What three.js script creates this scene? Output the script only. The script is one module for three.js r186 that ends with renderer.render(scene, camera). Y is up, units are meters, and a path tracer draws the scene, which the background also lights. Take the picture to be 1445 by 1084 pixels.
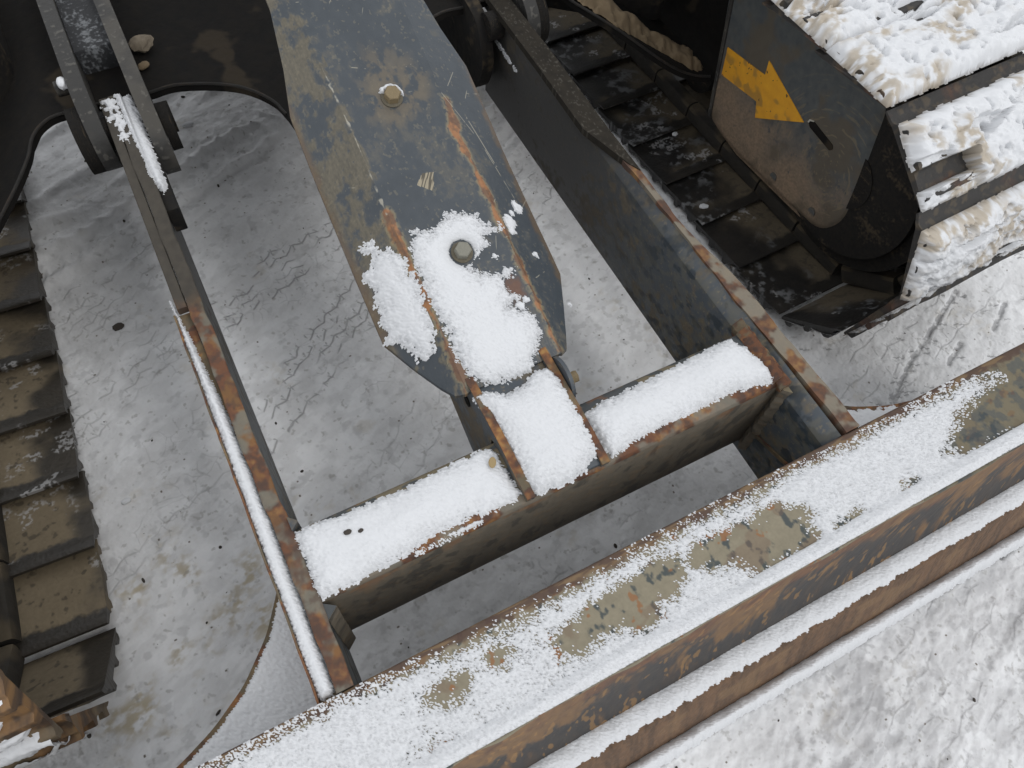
import * as THREE from 'three';
import { mergeGeometries, mergeVertices, toCreasedNormals } from 'three/addons/utils/BufferGeometryUtils.js';

// ---------------------------------------------------------------- camera, sky, sun, exposure
const scene = new THREE.Scene();
const camera = new THREE.PerspectiveCamera(53.09, 1445 / 1084, 0.05, 2000);
{
  // world directions of the picture's right, up and back
  const right = new THREE.Vector3(0.8864, 0.0586, 0.4592), up = new THREE.Vector3(0.37736, 0.48303, -0.79012), back = new THREE.Vector3(-0.26813, 0.87364, 0.40603);
  camera.position.set(0, 1.7, 0);
  camera.quaternion.setFromRotationMatrix(new THREE.Matrix4().makeBasis(right.normalize(), up.normalize(), back.normalize()));
}
scene.add(camera);
const renderer = new THREE.WebGLRenderer({ antialias: true });
renderer.toneMapping = THREE.LinearToneMapping;
renderer.toneMappingExposure = 1.18;
renderer.shadowMap.enabled = true;
{ // overcast sky: brighter towards the zenith
  const w = 128, h = 64, d = new Float32Array(w * h * 4);
  for (let j = 0; j < h; j++) for (let i = 0; i < w; i++) {
    const el = ((j + .5) / h - .5) * Math.PI, s = Math.max(0, Math.sin(el));
    const L = 0.93 * (0.92 + 0.08 * s);
    d.set([L * 0.975, L * 0.995, L * 1.03, 1], (j * w + i) * 4);
  }
  const t = new THREE.DataTexture(d, w, h, THREE.RGBAFormat, THREE.FloatType);
  t.mapping = THREE.EquirectangularReflectionMapping; t.magFilter = t.minFilter = THREE.LinearFilter; t.needsUpdate = true;
  scene.background = t; scene.environment = t;
}
const sun = new THREE.DirectionalLight(new THREE.Color(1, 0.97, 0.93), 0.55);
sun.position.set(3.2, 6, 3.0); sun.target.position.set(0.4, 0, -0.8);
sun.castShadow = true; sun.shadow.radius = 40; sun.shadow.mapSize.set(2048, 2048);
Object.assign(sun.shadow.camera, { left: -5, right: 5, top: 5, bottom: -5, near: 0.5, far: 20 });
scene.add(sun, sun.target);

// ---------------------------------------------------------------- noise
function rng(seed) { let a = seed >>> 0; return () => { a = (a + 0x6D2B79F5) | 0; let t = Math.imul(a ^ (a >>> 15), 1 | a); t = (t + Math.imul(t ^ (t >>> 7), 61 | t)) ^ t; return ((t ^ (t >>> 14)) >>> 0) / 4294967296; }; }
function hash(x, y, s) { let h = Math.imul(x, 374761393) ^ Math.imul(y, 668265263) ^ Math.imul(s, 974634777); h = Math.imul(h ^ (h >>> 13), 1274126177); h ^= h >>> 16; h = Math.imul(h, 2246822519); return ((h ^ (h >>> 15)) >>> 0) / 4294967296; }
function vn(x, y, s = 0) {
  const xi = Math.floor(x), yi = Math.floor(y); let fx = x - xi, fy = y - yi; fx = fx * fx * (3 - 2 * fx); fy = fy * fy * (3 - 2 * fy);
  const a = hash(xi, yi, s), b = hash(xi + 1, yi, s), c = hash(xi, yi + 1, s), d = hash(xi + 1, yi + 1, s);
  return a + (b - a) * fx + (c - a + (a - b - c + d) * fx) * fy;
}
function fbm(x, y, s, o = 4, g = .5) { let v = 0, a = 1, n = 0; for (let i = 0; i < o; i++) { v += a * vn(x, y, s + i * 17); n += a; a *= g; const t = x * 1.62 + y * 1.18; y = y * 1.62 - x * 1.18; x = t; } return v / n; }
function ridge(x, y, s, o = 3) { let v = 0, a = 1, n = 0; for (let i = 0; i < o; i++) { v += a * (1 - Math.abs(2 * vn(x, y, s + i * 13) - 1)); n += a; a *= .5; x *= 2.03; y *= 2.03; } return v / n; }
function voro(x, y, s) { // F2 - F1
  const xi = Math.floor(x), yi = Math.floor(y); let a = 9, b = 9;
  for (let j = -1; j < 2; j++) for (let i = -1; i < 2; i++) {
    const dx = xi + i + hash(xi + i, yi + j, s) - x, dy = yi + j + hash(xi + i, yi + j, s + 7) - y, d = dx * dx + dy * dy;
    if (d < a) { b = a; a = d; } else if (d < b) b = d;
  }
  return Math.sqrt(b) - Math.sqrt(a);
}
const clamp = (x, a = 0, b = 1) => x < a ? a : x > b ? b : x;
const ss = (a, b, x) => { const t = clamp((x - a) / (b - a)); return t * t * (3 - 2 * t); };
const mix = (a, b, t) => a + (b - a) * t;
const mixc = (a, b, t) => [a[0] + (b[0] - a[0]) * t, a[1] + (b[1] - a[1]) * t, a[2] + (b[2] - a[2]) * t];
function sdPoly(px, py, P) { // > 0 inside, metres
  let d = 1e9, ins = false;
  for (let i = 0, j = P.length - 1; i < P.length; j = i++) {
    const ex = P[j][0] - P[i][0], ey = P[j][1] - P[i][1], wx = px - P[i][0], wy = py - P[i][1];
    const t = clamp((wx * ex + wy * ey) / (ex * ex + ey * ey || 1e-9)), qx = wx - ex * t, qy = wy - ey * t, q = qx * qx + qy * qy;
    if (q < d) d = q;
    if ((P[i][1] > py) !== (P[j][1] > py) && px < P[i][0] + ex * (py - P[i][1]) / (ey || 1e-12)) ins = !ins;
  }
  return ins ? Math.sqrt(d) : -Math.sqrt(d);
}
function dLine(px, py, L) { let d = 1e9; for (let i = 0; i + 1 < L.length; i++) { const ex = L[i + 1][0] - L[i][0], ey = L[i + 1][1] - L[i][1], wx = px - L[i][0], wy = py - L[i][1], t = clamp((wx * ex + wy * ey) / (ex * ex + ey * ey)); d = Math.min(d, Math.hypot(wx - ex * t, wy - ey * t)); } return d; }

// ---------------------------------------------------------------- procedural materials (uv in metres)
const l2s = v => { v = clamp(v); return 255 * (v <= .0031308 ? 12.92 * v : 1.055 * Math.pow(v, 1 / 2.4) - .055); };
function surface(w, h, o, size, bump, paint, extra = {}) { // paint(u, v) -> [rgb, roughness, height 0..1, metal]
  const c = new Uint8Array(w * h * 4), r = new Uint8Array(w * h * 4), b = new Uint8Array(w * h * 4);
  for (let j = 0; j < h; j++) for (let i = 0; i < w; i++) {
    const [col, ro, he, me = 0] = paint(o[0] + (i + .5) / w * size[0], o[1] + (j + .5) / h * size[1]), k = (j * w + i) * 4;
    c[k] = l2s(col[0]); c[k + 1] = l2s(col[1]); c[k + 2] = l2s(col[2]); c[k + 3] = 255;
    r[k] = 255; r[k + 1] = clamp(ro) * 255; r[k + 2] = clamp(me) * 255; r[k + 3] = 255;
    b[k] = b[k + 1] = b[k + 2] = clamp(he) * 255; b[k + 3] = 255;
  }
  const mk = (d, srgb) => { const t = new THREE.DataTexture(d, w, h); t.magFilter = THREE.LinearFilter; t.minFilter = THREE.LinearMipmapLinearFilter; t.generateMipmaps = true; t.wrapS = t.wrapT = THREE.MirroredRepeatWrapping; if (srgb) t.colorSpace = THREE.SRGBColorSpace; t.repeat.set(1 / size[0], 1 / size[1]); t.offset.set(-o[0] / size[0], -o[1] / size[1]); t.needsUpdate = true; return t; };
  let lo = 255, hi = 0; for (let k = 1; k < r.length; k += 4) { lo = Math.min(lo, r[k]); hi = Math.max(hi, r[k]); }
  const even = hi - lo < 14; // an even gloss needs no map
  return new THREE.MeshStandardMaterial({ map: mk(c, true), ...(even ? { roughness: (hi + lo) / 510 } : { roughnessMap: mk(r), roughness: 1 }), metalness: r[2] / 255, bumpMap: mk(b), bumpScale: bump, ...extra });
}
const lowSpec = m => { const p = new THREE.MeshPhysicalMaterial({ map: m.map, bumpMap: m.bumpMap, bumpScale: m.bumpScale, roughness: .92, metalness: 0, specularIntensity: .35 }); return p; };  // dull finish with weak specular
const C = {
  paint: [.04, .05, .06], paint2: [.058, .068, .078], black: [.012, .012, .012], grime: [.032, .027, .021], mud: [.17, .135, .085], mud2: [.105, .08, .05], tan: [.26, .2, .1],
  rust: [.23, .1, .036], rust2: [.125, .052, .025], rust3: [.07, .038, .026], ochre: [.3, .165, .055], grey: [.16, .15, .12], olive: [.12, .105, .065],
};
const speck = (x, y, s, d, thr) => hash(Math.floor(x * d), Math.floor(y * d), s) > thr ? 1 : 0;
// weathered blue grey paint under dirt
function paintDirt(x, y, s, dirt) {
  const n = fbm(x * 9, y * 9, s, 5), f = fbm(x * 60, y * 60, s + 3, 4), g = fbm(x * 260, y * 260, s + 9, 2);
  let c = mixc(C.paint, C.paint2, fbm(x * 25, y * 25, s + 21, 3));
  let m = ss(.5 - dirt * .35, .72 - dirt * .3, n * .55 + f * .45);
  c = mixc(c, mixc(C.mud2, C.mud, g), m * .8 * ss(.3, .6, f + dirt * .3));
  const sp = ss(.72, .8, fbm(x * 190, y * 190, s + 31, 2)); c = mixc(c, C.mud, sp * .55);
  return [c, .5 + m * .35, .4 + m * .3 + g * .2, 0];
}
function rusty(x, y, s, k) { const a = fbm(x * 18, y * 18, s, 5), b = fbm(x * 90, y * 90, s + 5, 4); return mixc(mixc(C.rust3, C.rust2, ss(.3, .6, b)), mixc(C.rust, C.ochre, ss(.45, .75, b)), ss(.42 - k * .3, .75 - k * .2, a * .6 + b * .4)); }
const M = {};
M.paint = surface(1024, 1024, [0, 0], [1.2, 1.2], .0012, (x, y) => paintDirt(x, y, 11, .35));
M.web = surface(1024, 512, [-1.8, 0], [1.8, .9], .0012, (x, y) => { // arm side: u = z, v = round the section
  const near = ss(-1.15, -.6, x), r = paintDirt(x, y, 19, .02 + .1 * near), f = fbm(x * 70, y * 70, 3, 4);
  const chips = ss(.56, .62, fbm(x * 28, y * 45, 77, 4)) * near;
  r[0] = mixc(mixc(mixc(r[0], C.grime, (1 - near) * .75), [.012, .02, .028], chips * .8), C.olive, near * .35 * ss(.4, .7, f));
  return r;
});
M.dark = surface(512, 512, [0, 0], [.8, .8], .002, (x, y) => {
  const n = fbm(x * 14, y * 14, 5, 5), f = fbm(x * 80, y * 80, 8, 3); const m = ss(.55, .75, n * .7 + f * .3);
  return [mixc(mixc([.011, .011, .012], [.024, .021, .017], f), C.mud2, m * .45), .62 + m * .25, f * .6 + m * .3, 0];
});
M.shadeBlack = surface(512, 512, [0, 0], [.8, .8], .002, (x, y) => { const f = fbm(x * 60, y * 60, 18, 4), m = ss(.6, .72, fbm(x * 12, y * 12, 15, 4)); return [mixc(mixc([.007, .007, .007], [.013, .011, .009], f), C.mud2, m * .25), .95, f, 0]; });
M.shadeBlack = lowSpec(M.shadeBlack); M.dark = lowSpec(M.dark);  // black tone and weak gloss stand in for shade of the absent upper body
M.frostDark = surface(512, 512, [0, 0], [.3, .3], .0015, (x, y) => { const f = fbm(x * 160, y * 160, 18, 3), m = ss(.5, .75, f * .6 + fbm(x * 25, y * 25, 15, 4) * .4); return [mixc([.02, .021, .023], [.2, .21, .22], m * .7), .8, f, 0]; });
M.lug = surface(512, 512, [0, 0], [.5, .5], .0015, (x, y) => { const f = fbm(x * 90, y * 90, 33, 4), n = fbm(x * 14, y * 14, 35, 4); return [mixc(mixc([.026, .025, .023], [.055, .05, .042], ss(.4, .7, n)), [.16, .15, .13], ss(.64, .76, f) * .35), .7, f, 0]; });
// inner faces of the shoes: u across the shoe, v = one 0.27 m strip per shoe; dried mud, wet steel at the open end, dark steel on the overlapping lip, scraps of snow
function shoeInner(W, side) {
  return surface(512, 2048, [0, 0], [W, 3.24], .004, (u, v) => {
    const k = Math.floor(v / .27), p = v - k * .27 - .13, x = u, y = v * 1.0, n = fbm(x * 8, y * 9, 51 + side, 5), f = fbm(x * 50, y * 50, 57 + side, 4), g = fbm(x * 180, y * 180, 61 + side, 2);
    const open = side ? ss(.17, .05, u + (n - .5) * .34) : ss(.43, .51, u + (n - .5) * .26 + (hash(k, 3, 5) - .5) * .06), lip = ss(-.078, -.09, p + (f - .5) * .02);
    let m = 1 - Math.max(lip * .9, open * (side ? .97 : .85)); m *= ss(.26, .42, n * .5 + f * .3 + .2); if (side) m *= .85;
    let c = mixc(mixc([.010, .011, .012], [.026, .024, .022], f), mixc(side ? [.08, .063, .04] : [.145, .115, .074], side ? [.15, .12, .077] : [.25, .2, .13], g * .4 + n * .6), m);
    c = mixc(c, [.04, .034, .026], ss(.62, .74, fbm(x * 70, y * 70, 71 + side, 3)) * .6 * m);
    const sn = ss(.6, .7, fbm(x * 26, y * 30, 81 + side, 5)) * ss(.38, .6, g) * (side ? ss(.5, .62, fbm(x * 7, y * 7, 83, 2)) : ss(.48, .6, fbm(x * 9, y * 9, 83, 2))); c = mixc(c, [.5, .5, .5], sn * .55);
    if (side) c = mixc(c, [.3, .31, .32], ss(.5, .72, fbm(x * 60, y * 60, 181, 4)) * ss(.48, .6, fbm(x * 8, y * 8, 191, 3)) * open * .5);
    if (side) c = mixc(c, [.5, .51, .52], ss(.078, .083, p) * ss(.45, .6, fbm(x * 30, y * 9, 193, 3)) * .7);
    return [c, .42 + .45 * m, .3 + m * .4 + g * .2, 0];
  });
}
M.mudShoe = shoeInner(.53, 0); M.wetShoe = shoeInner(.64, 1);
M.shoeOut = surface(1024, 1024, [0, 0], [.7, 1.1], .003, (x, y) => { const f = fbm(x * 60, y * 60, 57, 4), n = fbm(x * 12, y * 12, 59, 4); const r = rusty(x, y, 63, -.2); return [mixc(mixc([.03, .028, .026], r, ss(.58, .75, n) * .5), C.mud2, ss(.5, .7, f) * .5), .7, f, 0]; });
M.shoeRust = surface(512, 1024, [0, 0], [.7, 1.1], .003, (x, y) => { const f = fbm(x * 60, y * 50, 67, 4), n = fbm(x * 14, y * 16, 69, 4); return [mixc(mixc([.06, .038, .024], [.2, .11, .045], ss(.3, .7, f)), mixc(C.mud2, C.mud, f), ss(.42, .62, n) * .8), .7, f, 0]; });
M.armTop = surface(1024, 64, [-1.8, -.03], [1.8, .12], .002, (x, y) => { // rust bar on top of an arm: u = z
  const near = ss(-1.02, -.85, x + (fbm(x * 30, y * 30, 4, 2) - .5) * .12), f = fbm(x * 70, y * 90, 205, 4), n = fbm(x * 26, y * 30, 207, 4);
  const up = mixc([.035, .03, .023], [.06, .051, .038], f); let rr = mixc(mixc(rusty(x, y, 209, -.3), [.2, .1, .03], ss(.5, .7, fbm(x * 40, y * 60, 211, 3)) * .6), [.15, .145, .115], ss(.42, .58, n) * .85);
  rr = mixc(rr, C.rust3, ss(-.62, -.45, x) * .55 * ss(.35, .6, f));
  return [mixc(up, rr, near), .8, f, 0];
});
M.armTopR = surface(1024, 64, [-1.8, -.03], [1.8, .12], .002, (x, y) => {
  const near = ss(-1.0, -.9, x + (fbm(x * 30, y * 30, 4, 2) - .5) * .1), f = fbm(x * 70, y * 90, 305, 4), n = fbm(x * 30, y * 34, 307, 4);
  const up = mixc([.03, .027, .023], [.055, .047, .037], f); let rr = mixc(mixc(rusty(x, y, 309, -.2), [.075, .045, .03], .35), [.19, .17, .13], ss(.42, .58, n) * .85);
  return [mixc(up, rr, near), .8, f, 0];
});
M.flange = lowSpec(surface(512, 128, [-1.8, -.03], [1.8, .12], .0015, (x, y) => { const f = fbm(x * 70, y * 70, 941, 4), s = ss(.7, .76, fbm(x * 220, y * 220, 943, 2)); return [mixc(mixc([.018, .016, .013], [.034, .029, .022], f), [.15, .14, .12], s * .3), .9, f, 0]; }));
M.tube = surface(2048, 512, [-.1, -.0], [.95, .78], .002, (x, v) => { // cross tube: v runs front bottom > front top > top > back
  const f = fbm(x * 80, v * 80, 405, 4), n = fbm(x * 20, v * 20, 407, 5), st = fbm(x * 110, v * 14, 409, 3);
  if (v < .252) { // front face: dull brown grey with drips
    let c = mixc([.12, .104, .08], [.19, .16, .118], st * .6 + n * .4); c = mixc(c, [.06, .056, .048], ss(.55, .7, fbm(x * 40, v * 22, 411, 4)) * .7);
    c = mixc(c, C.rust, ss(.55, .75, n) * ss(.19, .25, v) * .5); c = mixc(c, C.ochre, ss(.62, .7, f) * .15); return [c, .8, f, 0];
  }
  if (v < .285) return [mixc(rusty(x, v, 413, -.05), C.grey, ss(.44, .56, n) * .8), .85, f, 0];
  let c = mixc(C.olive, C.mud, f); c = mixc(c, C.paint, ss(.52, .58, fbm(x * 22, v * 40, 417, 4)) * .85); c = mixc(c, C.rust, ss(.6, .7, fbm(x * 16, v * 30, 419, 4)) * .6);
  return [c, .8, f, 0];
});
M.rustBar = surface(512, 512, [0, 0], [.4, .4], .002, (x, y) => { const f = fbm(x * 90, y * 90, 505, 4), n = fbm(x * 30, y * 30, 507, 4); return [mixc(rusty(x, y, 509, .1), C.olive, ss(.46, .6, n) * .7), .85, f, 0]; });
M.cutEdge = surface(1024, 256, [0, 0], [.8, .2], .0012, (x, y) => { const st = ss(.25, .75, fbm(x * 90, y * 9, 515, 4)), f = ss(.25, .75, fbm(x * 160, y * 110, 517, 3)), n = fbm(x * 10, y * 10, 519, 4); return [mixc(mixc([.065, .042, .028], [.155, .09, .05], st * .5 + f * .3 + n * .3), [.2, .125, .065], ss(.62, .72, n) * .5), .8, f, 0]; });
M.bladeFront = surface(2048, 512, [-.8, 0], [2.4, .5], .002, (x, v) => { // v = 0 at the top lip
  const n = fbm(x * 13, v * 5, 605, 5), f = fbm(x * 90, v * 40, 607, 4), m = fbm(x * 42, v * 14, 609, 4);
  let c = mixc([.03, .03, .032], [.055, .047, .04], f); c = mixc(c, [.062, .045, .034], ss(.4, .7, m) * .6);
  const rim = 1 - ss(.06, .13, v + (m - .5) * .16); c = mixc(c, mixc(C.rust3, C.rust, f), rim * .85);
  const bl = ss(.5, .64, n * .55 + m * .45 + .1 * ss(.3, .1, v) - .055); c = mixc(c, mixc([.13, .07, .034], [.23, .13, .05], f), bl * .85);
  c = mixc(c, C.ochre, ss(.68, .74, fbm(x * 70, v * 24, 611, 3)) * .5); return [c, .72, f * .6 + bl * .3, 0];
});
M.bladeTop = surface(2048, 256, [-.8, -.25], [2.4, .3], .0015, (x, z) => { // u = x, v = z
  const f = fbm(x * 80, z * 80, 705, 4), n = fbm(x * 24, z * 26, 707, 4), g = fbm(x * 300, z * 300, 709, 2);
  let c = mixc([.17, .15, .105], [.25, .22, .155], f * .6 + g * .4); c = mixc(c, [.03, .045, .052], ss(.6, .72, fbm(x * 62, z * 48, 711, 5)) * .85);
  c = mixc(c, [.14, .085, .055], ss(.62, .7, n) * .4); c = mixc(c, C.rust, ss(.7, .76, fbm(x * 55, z * 55, 713, 3)) * .8);
  if (x > .9) c = mixc(c, mixc([.12, .1, .06], [.035, .045, .05], ss(.45, .62, fbm(x * 50, z * 60, 717, 4))), .7);
  const rim = ss(-.19, -.2, z + (f - .5) * .02); c = mixc(c, mixc(C.rust3, [.16, .1, .05], ss(.45, .65, fbm(x * 30, z * 150, 719, 4))), rim * .9);
  return [c, .82, f, 0];
});
function scratchList() { const r = rng(5), o = [[[[.5, -1.02], [.52, -.93]], .0016], [[[.468, -1.06], [.5, -.99]], .0012], [[[.51, -.96], [.53, -.86]], .0013]]; for (let i = 0; i < 26; i++) { const x = .2 + r() * .34, z = -1.3 + r() * .7, a = -1.2 + r() * 1.6, l = .01 + r() * .05; o.push([[[x, z], [x + Math.cos(a) * l * .5, z + Math.sin(a) * l]], .0007 + r() * .0006]); } return o; }
const SCR = scratchList();
const rustLineR = [[.472, -1.048], [.4625, -.981], [.465, -.931], [.468, -.862], [.468, -.725], [.468, -.571]], rustLineL = [[.281, -.891], [.281, -.84], [.283, -.784], [.283, -.668], [.282, -.562]];
M.guard = surface(1024, 2048, [.16, -1.5], [.44, .98], .0016, (x, z) => { // u = x, v = z
  const n = fbm(x * 13, z * 11, 805, 5), f = fbm(x * 75, z * 60, 807, 4), g = fbm(x * 280, z * 240, 809, 2), sc = fbm(x * 420, z * 70, 811, 3);
  let c = mixc([.03, .038, .046], [.056, .066, .076], n * .6 + f * .5); let ro = .42, he = .45;
  const left = ss(.292, .27, x), right = ss(.46, .48, x);
  // dried mud: thick on the left flank, scattered on the middle, scuffed on the right
  let m = ss(.47, .6, n * .5 + f * .42 + left * .095 - right * .02 + .1 * ss(-1.1, -1.3, z) * ss(.33, .27, x)) * (left ? 1 : .4);
  m *= ss(.3, .55, fbm(x * 150, z * 120, 813, 3) + m * .25);
  const edge = Math.max(ss(.212, .196, x + (f - .5) * .025), ss(.538, .555, x - (f - .5) * .025));
  c = mixc(c, mixc([.075, .068, .052], [.175, .152, .108], g * .5 + sc * .5), clamp(m * .85)); he += m * .35; ro += m * .35;
  c = mixc(c, [.12, .08, .045], edge * .7);
  const sp = ss(.7, .76, fbm(x * 170, z * 150, 815, 3)); c = mixc(c, [.2, .175, .12], sp * .28);
  const bolt = Math.min(Math.hypot(x - .377, z + 1.077), 9); c = mixc(c, mixc(C.mud2, C.mud, f), ss(.085, .03, bolt + (n - .5) * .12) * .6 * ss(.35, .55, f));
  // rust along the two folds
  const w1 = Math.max(.0012, (vn(z * 38, 3, 821) - .42) * .012 + .0022) + .003 * ss(-.9, -.97, z) * ss(-1.03, -.98, z), d1 = dLine(x + (f - .5) * .012, z, rustLineR), r1 = ss(w1 + .003, w1 - .002, d1), h1 = ss(w1 + .009, w1, d1);
  const w2 = Math.max(.0012, (vn(z * 30, 5, 823) - .38) * .012 + .0025), d2 = dLine(x + (f - .5) * .012, z, rustLineL), r2 = ss(w2 + .003, w2 - .002, d2), h2 = ss(w2 + .009, w2, d2);
  c = mixc(c, [.27, .22, .12], Math.max(h1, h2) * .6 * ss(.35, .6, g + .1)); c = mixc(c, mixc([.13, .06, .03], [.3, .125, .045], ss(.4, .65, f)), Math.max(r1, r2) * .85); he -= Math.max(r1, r2) * .2;
  c = mixc(c, C.rust2, ss(.03, .012, Math.hypot((x - .44) * 1.4, z + .69) + (f - .5) * .03) * .8);
  // worn pale line above the left fold, scuffs, scraped patch, scratches
  const wl = dLine(x, z, [[.281, -1.16], [.284, -1.03], [.281, -.89]]); c = mixc(c, [.36, .34, .28], ss(.0026, .0006, wl + (f - .5) * .007) * ss(.35, .6, fbm(z * 90, x * 90, 9, 3)) * .8);
  if (sdPoly(x + (sc - .5) * .004, z, [[.352, -.918], [.37, -.935], [.392, -.931], [.376, -.9]]) > 0) { c = mixc([.09, .08, .06], [.3, .26, .19], ss(.4, .6, fbm((x * .8 + z * .6) * 500, (z * .8 - x * .6) * 40, 831, 2))); ro = .8; }
  for (const [L, w] of SCR) { const d = dLine(x, z, L); if (d < .003) c = mixc(c, [.3, .28, .22], ss(w, w * .3, d) * .8 * ss(.25, .5, vn((x + z) * 130, x * 60, 841))); }
  const endm = ss(-.6, -.565, z + (f - .5) * .04); c = mixc(c, mixc(C.paint, C.mud, ss(.4, .6, sc)), endm * .5);
  return [c, ro, he + g * .15, 0];
});
M.wetMud = new THREE.MeshStandardMaterial({ color: new THREE.Color(.115, .09, .058), roughness: .8, vertexColors: true });
M.brightSteel = new THREE.MeshStandardMaterial({ color: new THREE.Color(.7, .68, .62), roughness: .3, metalness: .8 });
M.mudDark = surface(512, 512, [0, 0], [.6, .6], .003, (x, y) => { const f = fbm(x * 50, y * 50, 945, 4), n = fbm(x * 10, y * 10, 947, 4); return [mixc(mixc([.02, .019, .017], [.04, .034, .026], f), mixc([.06, .046, .03], [.1, .08, .05], f), ss(.42, .6, n)), .85, f, 0]; });
M.rimDirt = surface(256, 256, [0, 0], [.3, .3], .002, (x, y) => { const f = fbm(x * 60, y * 60, 941, 4), n = fbm(x * 25, y * 25, 943, 3); return [mixc([.018, .016, .014], mixc(C.rust3, C.ochre, f), ss(.6, .75, n) * .4), .8, f, 0]; });
M.plate = surface(1024, 512, [.6, .05], [1.0, .6], .0012, (u, y) => { // idler guard: u = -z, v = y
  const n = fbm(u * 12, y * 12, 905, 5), f = fbm(u * 70, y * 60, 907, 4), g = fbm(u * 220, y * 220, 909, 2);
  let c = mixc([.05, .058, .064], [.1, .105, .1], f); const low = ss(.42, .14, y + (n - .5) * .3);
  c = mixc(c, mixc([.16, .12, .08], [.31, .215, .14], g), clamp(low * .95 * ss(.25, .5, f + low * .25))); c = mixc(c, C.mud2, ss(.5, .66, n) * .65);
  const rad = Math.hypot(u - .83, y - .33), sw = fbm(rad * 160, Math.atan2(y - .33, u - .83) * 4, 911, 3); c = mixc(c, [.2, .16, .1], ss(.66, .74, sw) * .55 * ss(.3, .12, rad));
  return [c, .6 + low * .25, .4 + low * .3 + g * .2, 0];
});
M.arrow = surface(512, 256, [.9, .25], [.4, .2], .0006, (u, y) => { const f = fbm(u * 60, y * 60, 921, 4), n = fbm(u * 25, y * 25, 923, 3); let c = mixc([.8, .39, .02], [.66, .3, .02], f); c = mixc(c, [.2, .13, .05], ss(.58, .7, n) * .55); c = mixc(c, [.04, .03, .02], ss(.78, .82, fbm(u * 110, y * 110, 925, 3))); return [c, .55, f, 0]; });
M.snow = new THREE.MeshStandardMaterial({ color: new THREE.Color(.635, .645, .66), roughness: .9, vertexColors: true });
M.driedMud = new THREE.MeshStandardMaterial({ color: new THREE.Color(.15, .11, .065), roughness: .95, vertexColors: true });
M.bolt = surface(256, 256, [0, 0], [.1, .1], .0006, (x, y) => { const f = fbm(x * 200, y * 200, 931, 4); return [mixc([.16, .155, .125], [.3, .29, .24], f), .45, f, .2]; });
M.boltRust = surface(256, 256, [0, 0], [.1, .1], .0008, (x, y) => { const f = fbm(x * 200, y * 200, 933, 4); return [mixc([.17, .14, .09], [.32, .235, .12], f), .6, f, .2]; });
M.washer = surface(128, 128, [0, 0], [.1, .1], .0006, (x, y) => { const f = fbm(x * 200, y * 200, 939, 4); return [mixc([.09, .08, .055], [.17, .145, .1], f), .6, f, .1]; });
M.stone = surface(256, 256, [0, 0], [.1, .1], .001, (x, y) => { const f = fbm(x * 120, y * 120, 935, 4); return [mixc([.11, .09, .065], [.22, .18, .13], f), .9, f, 0]; });
M.crumb = new THREE.MeshStandardMaterial({ color: new THREE.Color(.05, .042, .035), roughness: .95 });
M.leaf = new THREE.MeshStandardMaterial({ color: new THREE.Color(.3, .22, .11), roughness: .9 });

// ---------------------------------------------------------------- geometry helpers
function roundPoly(P, r, seg = 3) { // P: [x, y, radius?]
  const o = [], n = P.length;
  for (let i = 0; i < n; i++) {
    const p = P[i], a = P[(i + n - 1) % n], b = P[(i + 1) % n]; let rr = p[2] ?? r;
    const la = Math.hypot(a[0] - p[0], a[1] - p[1]), lb = Math.hypot(b[0] - p[0], b[1] - p[1]);
    if (!rr) { o.push([p[0], p[1]]); continue; }
    rr = Math.min(rr, la * .45, lb * .45);
    const A = [p[0] + (a[0] - p[0]) / la * rr, p[1] + (a[1] - p[1]) / la * rr], B = [p[0] + (b[0] - p[0]) / lb * rr, p[1] + (b[1] - p[1]) / lb * rr];
    for (let k = 0; k <= seg; k++) { const t = k / seg, u = 1 - t; o.push([u * u * A[0] + 2 * u * t * p[0] + t * t * B[0], u * u * A[1] + 2 * u * t * p[1] + t * t * B[1]]); }
  }
  return o;
}
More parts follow.
